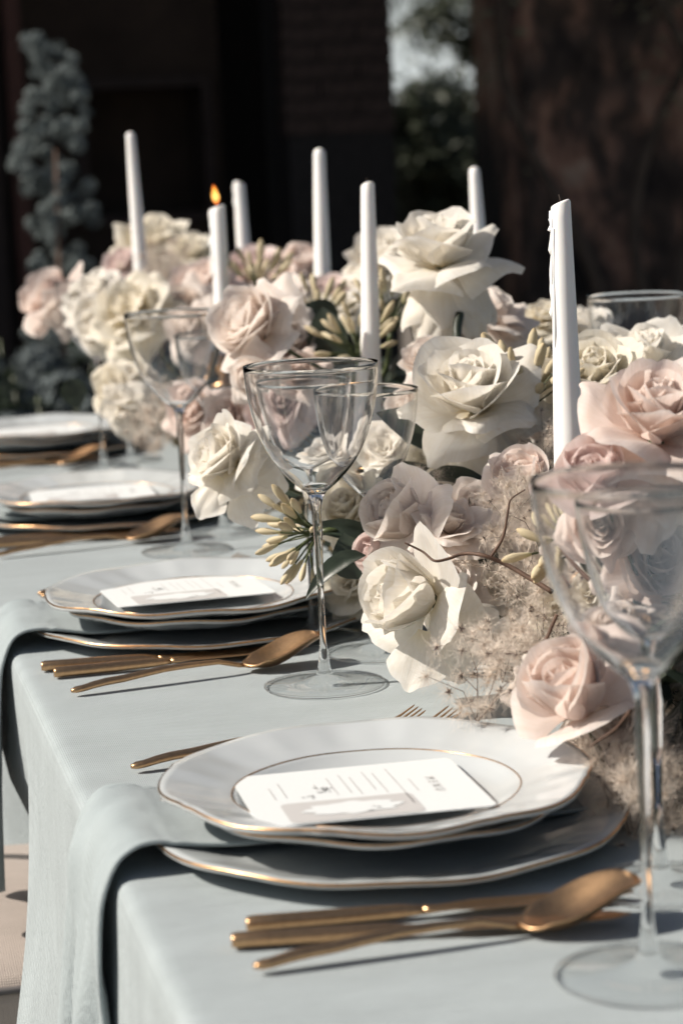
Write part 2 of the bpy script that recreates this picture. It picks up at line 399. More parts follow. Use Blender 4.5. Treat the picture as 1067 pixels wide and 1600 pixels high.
def tree(x, y, h, rx, seed, label, cz=None, rz=None, n=7000):
    t = thing('tree', label, 'tree', (0, 0, 0), 'trees beyond the portico')
    mb = MB().tube([(x, y, 0), (x+.1, y, h*.4), (x-.05, y+.1, h*.7)], [.16, .12, .05], 10)
    for k in range(6):
        a = k*1.05; mb.tube([(x, y, h*.4+k*.08*h), (x+math.cos(a)*rx*.4, y+math.sin(a)*rx*.4, h*.6+k*.06*h), (x+math.cos(a)*rx*.8, y+math.sin(a)*rx*.7, h*.72+k*.05*h)], [.05, .035, .012], 6)
    obj('trunk', mb.build('trunk', M['bark']), t)
    v, f = crown(n, x, y, cz or h*.7, rx, rx*.8, rz or h*.35, .04, .09, seed)
    o = obj('crown', mesh('crown', v, f, M['treeleaf'], False), t); o['kind'] = 'stuff'
YT = 24
xt = aty(735, 100, YT).x; xh = aty(640, 200, YT).x
tree(xt+.25, YT, 4.2, 1.05, 3, 'loose tree showing against the sky in the gap beside the pillar', cz=2.75, rz=1.3, n=3800)
tree(xt+3.2, YT+2, 5, 1.9, 4, 'tree hidden mostly behind the ruined wall beyond the portico')
hv, hf = crown(26000, xh+.4, YT-2, .9, 3.4, .8, 1.0, .04, .09, 9, 160)
hd = obj('hedge', mesh('hedge', hv, hf, M['treeleaf'], False)); tag(hd, 'dark hedge under the trees seen through the portico gap', 'hedge')
hb = MB().box(xh-2.6, xh+3.4, YT-2.2, YT-1.6, 0, 1.35); o = part('hedge_branches', hb, M['treeleaf'], hd)

# ------------------------------------------------------------------ tall flower column and hydrangeas at left
def floret_mesh(name, R_, n, s, mat, seed):
    rnd = random.Random(seed); v = []; f = []
    for k in range(n):
        d = Vector((rnd.gauss(0, 1), rnd.gauss(0, 1), rnd.gauss(0, 1))).normalized(); c = d*R_*rnd.uniform(.75, 1.05)
        a = d.orthogonal().normalized(); b = d.cross(a); a0 = rnd.uniform(0, 6.28)
        for q in range(4):
            t = a0+q*math.pi/2; e1 = a*math.cos(t)+b*math.sin(t); e2 = a*math.cos(t+math.pi/2)+b*math.sin(t+math.pi/2)
            i = len(v); v += [c, c+(e1+e2*.6)*s*.55+d*s*.12, c+e1*s+d*s*.3, c+(e1-e2*.6)*s*.55+d*s*.12]; f.append((i, i+1, i+2, i+3))
    return mesh(name, v, f, mat, False)
blo = floret_mesh('bloom', .021, 20, .013, M['dusty'], 1); blod = floret_mesh('bloom', .06, 90, .022, M['darkblue'], 2)
DC = 6.4
base = at(95, 640, DC); colm = thing('tall_flower_arrangement', 'tall grey blue column of delphinium like blossom standing at the far left', 'flower arrangement', (base.x, base.y, 0))
obj('stem', MB().tube([(0, 0, 0), (.02, 0, .8), (.03, 0, 1.2)], [.012, .009, .004], 8).build('stem', M['twig']), colm)
obj('pot', lathe('pot', [(.0, .002), (.13, .002), (.17, .3), (.155, .3), (.12, .05)], M['black_metal'], 32), colm)
outl = [(60, 52, 18), (90, 85, 55), (130, 95, 80), (190, 88, 90), (250, 72, 85), (300, 95, 95), (350, 100, 90), (420, 95, 80), (480, 85, 70), (560, 85, 70), (640, 90, 80)]
rnd = random.Random(5)
for k in range(165):
    py = 60+570*rnd.random()
    for (a, b) in zip(outl, outl[1:]):
        if a[0] <= py <= b[0] or b is outl[-1]: t = (py-a[0])/(b[0]-a[0]); cx_ = a[1]+(b[1]-a[1])*t; wd = a[2]+(b[2]-a[2])*t; break
    p = at(cx_+rnd.uniform(-.5, .5)*wd*1.15, py, DC+rnd.uniform(-.09, .09))-Vector((base.x, base.y, 0))
    obj('bloom', blo, colm, p, (rnd.random()*6, rnd.random()*6, 0), rnd.uniform(.75, 1.15))
for i, (px, py, D) in enumerate(((20, 575, 5.4), (95, 560, 5.6), (60, 620, 5.2), (140, 600, 5.7), (0, 530, 5.9), (120, 640, 5.2))):
    p = at(px, py, D)
    hy = thing('hydrangea', 'dark blue grey hydrangea plant behind the table end, ' + ['second from the left edge', 'right beside the flower column foot', 'lowest on the left', 'rightmost by the hanging rose', 'highest at the left edge', 'low and farthest right'][i], 'plant', (p.x, p.y, 0), 'hydrangeas behind the table end')
    obj('stem', MB().tube([(0, 0, 0), (.02, 0, p.z*.5), (0, 0, p.z)], [.008, .006, .004], 6).build('stem', M['stem']), hy)
    for q in range(6):
        z = p.z+rnd.uniform(-.25, .04); x, y = rnd.uniform(-.14, .14), rnd.uniform(-.12, .12)
        obj('bloom', blod, hy, (x, y, z), (rnd.random()*6, 0, rnd.random()*6), rnd.uniform(.7, 1.05))
        obj('branch', MB().tube([(0, 0, p.z*.5), (x*.6, y*.6, z-.15), (x, y, z)], .003, 5).build('branch', M['stem']), hy)
    lv, lf = [], []
    for q in range(60):
        c = Vector((rnd.gauss(0, .11), rnd.gauss(0, .1), p.z-abs(rnd.gauss(.1, .18)))); a = Vector((rnd.gauss(0, 1), rnd.gauss(0, 1), rnd.gauss(0, .5))).normalized(); b = a.cross(Vector((0, 0, 1))).normalized(); s = rnd.uniform(.03, .06)
        nn = len(lv); lv += [c-a*s, c+b*s*.5-Vector((0, 0, .01)), c+a*s-Vector((0, 0, .02)), c-b*s*.5-Vector((0, 0, .01))]; lf.append((nn, nn+1, nn+2, nn+3))
    o = obj('leaves', mesh('leaves', lv, lf, M['leaf'], False), hy); o['kind'] = 'stuff'

# ------------------------------------------------------------------ table and cloth
TX0, TX1, TY0, TY1 = 0.0, 1.12, 0.42, 3.93
tb = thing('table', 'long banquet table hidden under the pale blue cloth', 'table', ((TX0+TX1)/2, (TY0+TY1)/2, 0))
hx, hy_ = (TX1-TX0)/2-.012, (TY1-TY0)/2-.012
obj('tabletop', MB().box(-hx, hx, -hy_, hy_, TZ-.032, TZ-.004).build('tabletop', M['chairleg'], False), tb)
for sx in (-1, 1):
    for sy in (-1, 0, 1):
        x, y = sx*(hx-.2), sy*(hy_-.12); obj('leg', MB().box(x-.03, x+.03, y-.03, y+.03, 0, TZ-.033).build('leg', M['chairleg'], False), tb)
def outline(off, rc, n):
    # rounded rectangle; returns points and outward normals with arc length; off = outward offset
    x0, x1, y0, y1 = TX0-off, TX1+off, TY0-off, TY1+off
    r = rc+max(off, 0); pts = []
    cs = [(x1-r, y1-r, 0), (x0+r, y1-r, 90), (x0+r, y0+r, 180), (x1-r, y0+r, 270)]
    side = {0: int(n*.12), 1: int(n*.38), 2: int(n*.12), 3: int(n*.38)}
    for c in range(4):
        x, y, a0 = cs[c]
        for k in range(10):
            a = R(a0+90*k/10); pts.append((Vector((x+r*math.cos(a), y+r*math.sin(a), 0)), Vector((math.cos(a), math.sin(a), 0))))
        nx_, ny_, na = cs[(c+1) % 4]; a = R(a0+90)
        pa = Vector((x+r*math.cos(a), y+r*math.sin(a), 0)); a = R(na); pb = Vector((nx_+r*math.cos(a), ny_+r*math.sin(a), 0)); nr = Vector((math.cos(R(a0+90)), math.sin(R(a0+90)), 0))
        for k in range(side[c]): pts.append((pa.lerp(pb, k/side[c]), nr))
    return pts
def fold(p, z):
    """sideways displacement of the hanging cloth (z is below the table top)"""
    d = -z; a = smooth01(d/.35)
    q = p.y*1.0+p.x*1.3
    k = .012*math.sin(q*11+1.5*math.sin(q*3.1)+.9) + .006*math.sin(q*27+d*4) + .010*noise.noise(Vector((q*4, d*5, 1)))
    s = k*a*1.9
    if p.x < .05:                                  # left side: bulges before, tucked in by the chair seats
        for yc in (1.42, 2.24, 2.93, 3.6):
            s -= .085*smooth01((d-.10)/.22)*math.exp(-((p.y-yc)/.24)**4)*(1 if yc > 1.5 else .1)
        s += .012*smooth01(d/.3)*math.exp(-((p.y-1.72)/.1)**2)
    return s
rings = []; NN = 900
prof = [(-.03, 0), (-.012, 0), (-.006, -.0006), (-.002, -.0025), (.0004, -.006), (.0015, -.011), (.002, -.02)] + [(.002+.0002*k, -.02-.0305*k) for k in range(1, 21)]
v = []; f = []; cnt = None
for (o_, z) in prof:
    P_ = outline(o_, .014 if o_ > -.01 else .03, NN); cnt = len(P_)
    for (p, nr) in P_:
        q = p+nr*(fold(p, z) if z < -.015 else 0); v.append((q.x, q.y, TZ+z))
for i in range(len(prof)-1):
    for k in range(cnt): k2 = (k+1) % cnt; f.append((i*cnt+k, (i+1)*cnt+k, (i+1)*cnt+k2, i*cnt+k2))
f.append(tuple(range(cnt)))
cl = obj('tablecloth', mesh('tablecloth', v, f, M['cloth'])); tag(cl, 'pale blue grey linen tablecloth hanging over the left edge of the table', 'tablecloth')

# ------------------------------------------------------------------ place settings
def scal(n_l, amp, phase=0):
    def g(t):
        c = (t*n_l/(2*math.pi)+phase) % 1.0
        x = abs(c-.5)*2                               # 1 at the points, 0 mid-lobe
        return amp*(.9*(1-x**2) - .5*math.exp(-((x-1)/.10)**2)*-1 - .45)
    return g
def plate(prof_in, th, Rr, nl, amp, gold_at, mat, wavez=.0012, rimr=.0011, phase=0, line_at=None):
    """double walled dish from an inner profile; returns meshes"""
    g = scal(nl, amp, phase); n = 144
    inner = prof_in; outer = [(max(.0, r+.0005), z-th) for (r, z) in reversed(inner)]
    full = inner + [(inner[-1][0]+.0008, inner[-1][1]-th*.5)] + outer
    # foot ring
    def fr(t, i):
        r = full[i][0]; k = smooth01((r/Rr-.55)/.45)
        return 1+g(t)*k, wavez*k*math.cos(t*nl+phase*6.28)+.0008*k*math.sin(2*t+1)+.00045*math.sin(t*nl*3)*math.sin(math.pi*min(1, max(0, (r/Rr-.72)/.27)))
    dish = lathe('dish', full, mat, n, fr, cap0=True, cap1=True)
    def ring(r, z, rad, kk):
        pts = []
        for q in range(n+1):
            t = 2*math.pi*q/n; k = smooth01((r/Rr-.55)/.45); rr = r*(1+g(t)*k)
            pts.append((rr*math.cos(t), rr*math.sin(t), z+wavez*k*math.cos(t*nl+phase*6.28)+.0008*k*math.sin(2*t+1)))
        return MB().tube(pts, rad, 6, False).build('gilt_rim', M['gilt'])
    return dish, ring
# profiles (r, z above its own base plane)
top_in = [(.0, .0050), (.04, .0050), (.070, .0053), (.080, .0068), (.087, .0110), (.092, .0128), (.098, .0136), (.106, .0158), (.120, .0195), (.130, .0222), (.1345, .0232)]
mid_in = [(.0, .004), (.05, .004), (.075, .0052), (.09, .008), (.103, .0125), (.112, .0160), (.1165, .0172)]
chg_in = [(.0, .0045), (.06, .0045), (.105, .0048), (.115, .0072), (.125, .0105), (.140, .0140), (.149, .0160)]
D_top, ring_top = plate(top_in, .0042, .1345, 8, .034, 0, M['china'], .0011)
D_mid, ring_mid = plate(mid_in, .0035, .1165, 8, .026, 0, M['china'], .0010, phase=.4)
D_chg, ring_chg = plate(chg_in, .0036, .149, 10, .012, 0, M['charger'], .0006)
G_top, G_mid, G_chg = ring_top(.1350, .0222, .0009, 0), ring_mid(.1168, .0162, .0008, 0), ring_chg(.1496, .0150, .0010, 0)
G_line = ring_top(.0915, .0126, .00055, 0)
foot_m = lathe('foot_ring', [(.055, .003), (.055, -.001), (.060, -.001), (.061, .003)], M['china'], 64, closed=True)
wordpos = ['at the nearest setting', 'at the second nearest setting', 'at the third nearest setting', 'at the farthest setting']
PX = .1714; PY = [1.419+.6962*i for i in range(4)]
# napkin
def napkin_mesh(seed, hang, wid, skew):
    # path in x,z: from the plate centre out over the charger rim and down the table side
    path = [(.13, .0105), (.06, .0110), (-.02, .0112), (-.085, .0118), (-.118, .0150), (-.135, .0185), (-.150, .0205), (-.162, .0185), (-.1715, .011), (-.1785, -.002), (-.183, -.02), (-.186, -.06), (-.188, -.11), (-.190, -hang*.6), (-.192, -hang*.85), (-.193, -hang)]
    pp = spline([(a, 0, b) for a, b in path], 6); n = 70; v = []; f = []; N = len(pp)
    for i, p in enumerate(pp):
        s = i/(N-1); hd = smooth01((-p.z)/hang) if p.z < 0 else 0
        dx = pp[min(i+1, N-1)]-pp[max(i-1, 0)]; nr = Vector((dx.z, 0, -dx.x)).normalized()
        if nr.z < 0 and p.z > 0: nr = -nr
        if p.z <= 0 and nr.x > 0: nr = -nr
        for k in range(n+1):
            u = k/n*2-1
            w_ = wid*(.88+.12*smooth01(s*1.2)+.20*hd)
            y = u*w_+skew*hd*.5
            lift = .0016*noise.noise(Vector((u*2.5+seed, s*9, seed)))+(.016*math.sin(u*4.6+seed+s)+.009*math.sin(u*10+seed*3+s*2)+.006*noise.noise(Vector((u*3, s*7, seed))))*smooth01(hd*2.2)
            lift += .0011*smooth01((abs(u)-.90)/.03)*(1-smooth01((abs(u)-.985)/.015))
            lift += .007*math.exp(-((u-.55)/.22)**2)*smooth01((s-.45)*5)+ .005*math.exp(-((u+.75)/.2)**2)*smooth01((s-.45)*5)
            lift = lift if p.z < .018 or s > .35 else lift*.3
            v.append(p+Vector((0, y, 0))+nr*max(lift, -.004 if p.z < 0 else -.0006)+Vector((0, 0, 0)))
    for i in range(N-1):
        for k in range(n): a = i*(n+1)+k; f.append((a, a+1, a+n+2, a+n+1))
    return v, f
def thicken(v, f, th):
    me = mesh('tmp', v, f); ns = [x.normal.copy() for x in me.vertices]
    bpy.data.meshes.remove(me)
    n = len(v); V = [Vector(p) for p in v]+[Vector(p)-nn*th for p, nn in zip(v, ns)]
    F = list(f)+[tuple(n+i for i in reversed(q)) for q in f]; ed = {}
    for q in f:
        for a, b in zip(q, q[1:]+q[:1]):
            if (b, a) in ed: del ed[(b, a)]
            else: ed[(a, b)] = 1
    for (a, b) in ed: F.append((b, a, a+n, b+n))
    return V, F
# cutlery ------------------------------------------------------------
def sweep(secs, n=14):
    """secs: (x, y, z, halfwidth, halfthick, cup, tilt) rings across the x direction"""
    v = []; f = []
    for (x, y, z, hw, ht, cup) in secs:
        for k in range(n):
            a = 2*math.pi*k/n; c, s = math.cos(a), math.sin(a)
            c_ = math.copysign(abs(c)**.85, c); s_ = math.copysign(abs(s)**.85, s)
            v.append((x, y+hw*c_, z+ht*s_+cup*c*c))
    N = len(secs)
    for i in range(N-1):
        for k in range(n): f.append((i*n+k, i*n+(k+1) % n, (i+1)*n+(k+1) % n, (i+1)*n+k))
    f.append(tuple(range(n-1, -1, -1))); f.append(tuple((N-1)*n+k for k in range(n)))
    return v, f
def lerpt(T, x):
    for a, b in zip(T, T[1:]):
        if x <= b[0]:
            t = (x-a[0])/(b[0]-a[0]); t = t*t*(3-2*t) if len(T) > 3 else t
            return [p+(q-p)*t for p, q in zip(a[1:], b[1:])]
    return list(T[-1][1:])
L_ = .222
# z, halfwidth, halfthick
hand = [(0, .0048, .0020, .0015), (.004, .0052, .0040, .0026), (.03, .0085, .0046, .0030), (.09, .0128, .0040, .0026), (.125, .0125, .0030, .0022), (.150, .0068, .0026, .0020)]
spoon_handle = mesh('handle', *sweep([(x, 0, *lerpt(hand, x), 0) for x in [0, .0015, .004, .01, .02, .03, .045, .06, .08, .10, .115, .128, .138, .146, .150]]), M['brass'])
bowl_secs = []
for k in range(25):
    t = k/24; x = .150+.072*t
    wd = .0026+(.0192)*max(0, math.sin(math.pi*min(1, (t*.93+.0)**.85)))**.62 if t < 1 else .004
    wd = max(wd, .003) if t < .99 else .002
    zc = .0068-.0052*math.sin(math.pi*min(1, t*1.6)*.5)+.0225*smooth01((t-.22)/.9)
    bowl_secs.append((x, 0, zc, wd, .0009+.0011*(1-t)**4, .0115*math.sin(math.pi*min(1, t*.93+.03))**.8*min(1, t*5)))
spoon_bowl = mesh('bowl', *sweep(bowl_secs, 20), M['brass'])
def mk_spoon(label):
    t = thing('spoon', label, 'spoon', group='gold spoons beside the plates'); obj('handle', spoon_handle, t); obj('bowl', spoon_bowl, t); return t
kh = [(0, .0050, .0044, .0036), (.003, .0050, .0050, .0044), (.05, .0050, .0052, .0044), (.085, .0050, .0048, .0040), (.100, .0048, .0034, .0026)]
knife_handle = mesh('handle', *sweep([(x, 0, *lerpt(kh, x), 0) for x in [0, .0012, .003, .02, .05, .07, .085, .094, .100]]), M['brass'])
kb = [(.100, .0048, .0034, .0026), (.112, .0050, .0050, .0013), (.13, .0052, .0088, .0010), (.19, .0052, .0092, .0009), (.212, .0052, .0066, .0008), (.222, .0052, .0015, .0005)]
knife_blade = mesh('blade', *sweep([(x, (.0012 if x > .11 else 0), *lerpt(kb, x), 0) for x in [.100, .104, .108, .118, .13, .16, .19, .20, .212, .219, .222]]), M['brass'])
def mk_knife(label):
    t = thing('knife', label, 'knife', group='gold knives beside the plates'); obj('handle', knife_handle, t); obj('blade', knife_blade, t); return t
fork_handle = mesh('handle', *sweep([(x, 0, *lerpt(hand, x), 0) for x in [0, .0015, .004, .01, .02, .03, .045, .06, .08, .10, .115, .128, .138, .146, .150]]), M['brass'])
fh = [(.150, .0068, .0026, .0020), (.156, .0045, .0050, .0013), (.168, .0030, .0108, .0010), (.180, .0035, .0118, .0009), (.186, .0045, .0118, .0009)]
fork_head = mesh('head', *sweep([(x, 0, *lerpt(fh, x), 0) for x in [.150, .153, .156, .162, .168, .174, .180, .186]]), M['brass'])
tine_m = mesh('tine', *sweep([(.184, 0, .0043, .0017, .0009, 0), (.198, 0, .0072, .0015, .0009, 0), (.212, 0, .0125, .0013, .0008, 0), (.222, 0, .0180, .0008, .0006, 0), (.2235, 0, .0190, .0003, .0003, 0)], 8), M['brass'])
def mk_fork(label):
    t = thing('fork', label, 'fork', group='gold forks beside the plates'); obj('handle', fork_handle, t); obj('head', fork_head, t)
    for k in range(4): obj('tine', tine_m, t, (0, -.0102+.0068*k, 0))
    return t
def put(t, p0, p1, tail=0.0):
    a = math.atan2(p1[1]-p0[1], p1[0]-p0[0]); t.location = (p0[0], p0[1], TZ+.0005+tail); t.rotation_euler = (0, 0, a)

def mm_text(txt, size, mat, name='lettering'):
    cu = bpy.data.curves.new('t', 'FONT'); cu.body = txt; cu.size = size; cu.align_x = 'CENTER'; cu.align_y = 'CENTER'; cu.space_character = 1.9
    o = bpy.data.objects.new('t', cu); COL.objects.link(o); dg = bpy.context.evaluated_depsgraph_get(); dg.update()
    me = bpy.data.meshes.new_from_object(o.evaluated_get(dg)); bpy.data.objects.remove(o); me.materials.clear(); me.materials.append(mat); me.name = name; return me
menu_me = mm_text('MENU', .0088, M['ink'])
def card_meshes():
    Wc, Hc = .128, .146; r = .006; v = []; 
    for (cx_, cy_, a0) in ((Wc/2-r, Hc/2-r, 0), (-Wc/2+r, Hc/2-r, 90), (-Wc/2+r, -Hc/2+r, 180), (Wc/2-r, -Hc/2+r, 270)):
        for k in range(7): a = R(a0+15*k); v.append((cx_+r*math.cos(a), cy_+r*math.sin(a)))
    n = len(v); V = [(x, y, 0) for x, y in v]+[(x, y, -.0007) for x, y in v]
    F = [tuple(range(n)), tuple(range(2*n-1, n-1, -1))]+[(i, i+n, (i+1) % n+n, (i+1) % n) for i in range(n)]
    card = mesh('paper', V, F, M['card'], False)
    ln = MB(); z = .0003
    def L(h, a, b, t=.00042): # line at height fraction h from fraction a to b across
        x0, x1, y = (a-.5)*Wc, (b-.5)*Wc, (h-.5)*Hc; 
        x = x0; rr = random.Random(int(h*1000))
        while x < x1:
            wl = rr.uniform(.003, .009); ln.add([(x, y-t, z), (min(x+wl, x1), y-t, z), (min(x+wl, x1), y+t, z), (x, y+t, z)], [(0, 1, 2, 3)]); x += wl+.0012
    for h, a, b in ((.74, .36, .60), (.68, .12, .82), (.61, .18, .58), (.57, .14, .50), (.50, .22, .56), (.46, .16, .52), (.40, .20, .54), (.18, .22, .50), (.13, .30, .52), (.33, .30, .42)): L(h, a, b)
    def rr_(x0, x1, y0, y1, r, z):
        q = []
        for (cx_, cy_, a0) in ((x1-r, y1-r, 0), (x0+r, y1-r, 90), (x0+r, y0+r, 180), (x1-r, y0+r, 270)):
            for k in range(6): a = R(a0+18*k); q.append((cx_+r*math.cos(a), cy_+r*math.sin(a), z))
        return q
    X = lambda a: (a-.5)*Wc; Y = lambda h: (h-.5)*Hc
    q = rr_(X(.62), X(.985), Y(.13), Y(.70), .006, .0003); panel = mesh('printed_panel', q, [tuple(range(len(q)))], M['ink_pale'], False)
    q = []
    cx_, cy_ = X(.80), Y(.42)
    for k in range(72):
        t = 2*math.pi*k/72; s = 1+.09*math.cos(8*t)+.05*math.cos(14*t+1); q.append((cx_+.0135*s*math.cos(t), cy_+.030*s*math.sin(t), .0006))
    cart = mesh('printed_cartouche', q, [tuple(range(72))], M['card'], False)
    sp = MB(); rr = random.Random(4)
    def sprig(x0, y0, sc, z):
        for k in range(46):
            t = rr.random(); x = x0+sc*(t-.5)*1.1+rr.gauss(0, sc*.05); y = y0+sc*.35*math.sin(t*5)+rr.gauss(0, sc*.10); a = rr.random()*6.28; l = sc*rr.uniform(.03, .09); w_ = l*.3
            c, s = math.cos(a), math.sin(a); sp.add([(x-c*l, y-s*l, z), (x+s*w_, y-c*w_, z), (x+c*l, y+s*l, z), (x-s*w_, y+c*w_, z)], [(0, 1, 2, 3)])
    sprig(X(.46), Y(.32), .022, .0004); sprig(X(.86), Y(.50), .010, .0009)
    return card, ln.build('printed_lines', M['ink_pale'], False), panel, cart, sp.build('printed_sprig', M['ink_dark'], False)
CM = card_meshes()
CARD = [((.158, -.011), -2.0), ((.167, .028), 2.5), ((.165, .0), -3), ((.165, .0), 2)]
zb_ch = TZ+.0006+.0036-.0040
for i in range(4):
    py = PY[i]; wp = wordpos[i]; rz = [0.1, .5, .9, .3][i]
    z0 = TZ+.0004
    ch = thing('charger_plate', 'wide white charger plate with gold rim under the stack ' + wp, 'plate', (PX+.006, py, z0), 'charger plates along the left table side'); ch.rotation_euler[2] = rz; ch.scale = (1.02, 1.02, 1)
    obj('dish', D_chg, ch); obj('gilt_rim', G_chg, ch)
    v, f = napkin_mesh(1.3+i*2.1, .235 if i else .26, .075, .02); V, F = thicken(v, f, .0020)
    nk = obj('napkin', mesh('napkin', V, F, M['napkin']), loc=(PX, py+(.035 if i != 1 else .03), z0)); tag(nk, 'folded blue grey linen napkin draped off the table edge ' + wp, 'napkin', 'napkins hanging over the table edge')
    mp_ = thing('soup_plate', 'white gold rimmed deep plate between charger and dinner plate ' + wp, 'plate', (PX+.003, py-.002, z0+.0128), 'deep plates in the middle of the stacks'); mp_.rotation_euler[2] = rz+.35
    obj('dish', D_mid, mp_); obj('gilt_rim', G_mid, mp_)
    tp = thing('dinner_plate', 'white scalloped dinner plate with gold rim topmost ' + wp, 'plate', (PX, py, z0+.0185), 'scalloped dinner plates on top of the stacks'); tp.rotation_euler = (0, 0, rz+.2)
    obj('dish', D_top, tp); obj('gilt_rim', G_top, tp); obj('gilt_line', G_line, tp); obj('foot_ring', foot_m, tp)
    cd_ = thing('menu_card', 'white printed menu card lying on the dinner plate ' + wp, 'card', (CARD[i][0][0], py+CARD[i][0][1], z0+.0185+.0137), 'menu cards on the plates')
    cd_.rotation_euler = (0, R(-1.0), R(-90+CARD[i][1]))
    for n_, me in zip(('paper', 'printed_lines', 'printed_panel', 'printed_cartouche', 'printed_sprig'), CM): obj(n_, me, cd_)
    o = obj('lettering', menu_me, cd_, (0, (.83-.5)*.146, .0004)); o['label'] = 'the word MENU in spaced grey capitals'
# cutlery positions
sp_pos = [((.0466, 1.19), (.2614, 1.203)), ((.0306, 1.884), (.2435, 1.925)), ((.03, 2.586), (.25, 2.630)), ((.03, 3.285), (.25, 3.33))]
kn_pos = [(((.0427, 1.2346), (.263, 1.200)), ((.0557, 1.2595), (.277, 1.236))), (((.017, 1.9875), (.238, 1.972)), ((.0245, 1.957), (.245, 1.968))), (((.02, 2.685), (.24, 2.67)), ((.025, 2.655), (.245, 2.655))), (((.02, 3.38), (.24, 3.37)), ((.025, 3.35), (.245, 3.352)))]
fk_pos = [(((.0430, 1.6264), (.2475, 1.6570)), ((.0656, 1.586), (.2831, 1.634))), (((.05, 2.33), (.26, 2.38)), ((.05, 2.30), (.27, 2.34))), (((.05, 3.03), (.26, 3.06)), ((.05, 3.0), (.27, 3.02))), (((.05, 3.72), (.26, 3.75)), ((.05, 3.69), (.27, 3.71)))]
for i in range(4):
    wp = wordpos[i].replace('in the', 'at the')
    put(mk_spoon('brushed gold spoon lying in front of the knives ' + wp), *sp_pos[i])
    put(mk_knife('gold knife nearer to the spoon ' + wp), *kn_pos[i][0]); put(mk_knife('gold knife nearer to the charger plate ' + wp), *kn_pos[i][1])
    put(mk_fork('gold fork farther from the plate ' + wp), *fk_pos[i][0]); put(mk_fork('gold fork close beside the plate ' + wp), *fk_pos[i][1], tail=.003)

# ------------------------------------------------------------------ glasses
def glass_meshes(H, RB, hb, RF, RR=None):
    """H height, RB bowl max radius, hb bowl height, RF foot radius: thin bowl, solid stem, thin foot"""
    RR = RR or RB; zb = H-hb; sr = .0027
    # solid part: from foot dome up to bowl bottom
    bowl_pts = []
    tab = [(0, .10), (.03, .155), (.07, .26), (.13, .39), (.21, .53), (.31, .665), (.42, .77), (.54, .855), (.68, .925), (.84, .975), (1.0, 1.0)]
    tp_ = spline([(a, b, 0) for a, b in tab], 4)
    for p in tp_: bowl_pts.append((RB*p.y, zb+(H-zb)*p.x))
    inner0 = 4
    r_j, z_j = bowl_pts[inner0]
    # double walled bowl from the junction upward: outer wall then lip then inner wall down to centre
    th = .0009
    cut = 14; solid = bowl_pts[inner0:cut+1]; outer = bowl_pts[cut:]; r_c, z_c = solid[-1]
    wall = bowl_pts[inner0:]
    bowl = lathe('bowl', wall+[(RR-.00012, H+.00022), (RR-.00035, H+.0002)]+[(max(.0002, r-.00085+.00038*smooth01((z-H+.05)/.05)-.0012*(1-smooth01((z-z_j)/.03))), z+.0010*(1-smooth01((z-z_j)/.03))) for r, z in reversed(bowl_pts[inner0+3:])]+[((r_j*1.1)*a, z_j+.0024+.0016*a*a) for a in (.9, .7, .5, .3, .1, .01)], M['glass'], 96)
    lipm = MB().tube([((RR)*math.cos(6.28318*q/96), (RR)*math.sin(6.28318*q/96), H) for q in range(97)], .00075, 6, False).build('rim', M['glass'])
    inn = [(r_c*a, z_j+.0030+(z_c-z_j-.0030)*a**2.2) for a in (.985, .95, .85, .7, .55, .4, .25, .1, .01)]
    heel = lathe('heel', solid+inn, M['glass'], 72)
    # stem: from bowl junction down to the foot
    stem_prof = [(r_j, z_j), (r_j*.78, z_j-.0030), (r_j*.60, z_j-.0065), (r_j*.47, z_j-.011), (r_j*.37, z_j-.017), (.0038, z_j-.028), (.0031, zb-.05), (sr, zb-.075), (sr-.0002, H*.30), (sr, .035), (.0040, .024), (.0050, .016), (.0068, .010)]
    stem = lathe('stem', stem_prof[::-1], M['glass'], 40)
    foot = lathe('foot', [(RF-.0003, .0014), (RF-.0012, .0019), (RF*.6, .0028), (RF*.38, .0042), (.0125, .0065), (.0088, .0082), (.0068, .010)], M['thin'], 96)
    fr_ = MB().tube([((RF)*math.cos(6.28318*q/96), (RF)*math.sin(6.28318*q/96), .0012) for q in range(97)], .0009, 6, False).build('foot_rim', M['glass'])
    return bowl, stem, foot, lipm, heel, fr_
big = glass_meshes(.262, .0540, .106, .0488); sml = glass_meshes(.228, .0445, .094, .0430)
def put_glass(kind, x, y, label, rz=0):
    t = thing('wine_glass', label, 'glass', (x, y, TZ+.0008), 'tall wine glasses' if kind is big else 'smaller wine glasses'); t.rotation_euler[2] = rz
    for n_, me in zip(('bowl', 'stem', 'foot', 'rim', 'heel', 'foot_rim'), kind):
        if n_ not in ('rim', 'heel'): obj(n_, me, t)
gpos = [at(1013, 1525, 1.234), at(508, 1072, 1.925), at(292, 862, 2.597), at(160, 745, 3.30)]
put_glass(big, .2419, 1.1191, 'tall empty wine glass nearest the camera at the lower right')
put_glass(big, .2314, 1.8388, 'tall empty wine glass between the white bud rose and the second spoon')
put_glass(big, .2331, 2.5357, 'tall wine glass standing past the third spoon')
put_glass(big, .235, 3.245, 'tall wine glass in front of the farthest white roses')
put_glass(sml, .3000, 1.2567, 'smaller wine glass directly behind the nearest tall glass')
put_glass(sml, .300, 1.942, 'smaller wine glass with its foot beside the hanging white petals')
put_glass(sml, .2643, 2.030, 'smaller wine glass whose stem shows just behind the second tall glass')
put_glass(sml, .292, 2.63, 'smaller wine glass with its foot under the left white rose')
put_glass(sml, .285, 3.33, 'smaller wine glass beside the farthest tall glass')
g7 = at(1003, 800, 2.55); put_glass(big, g7.x, g7.y, 'tall wine glass across the table with only its rim above the flowers')

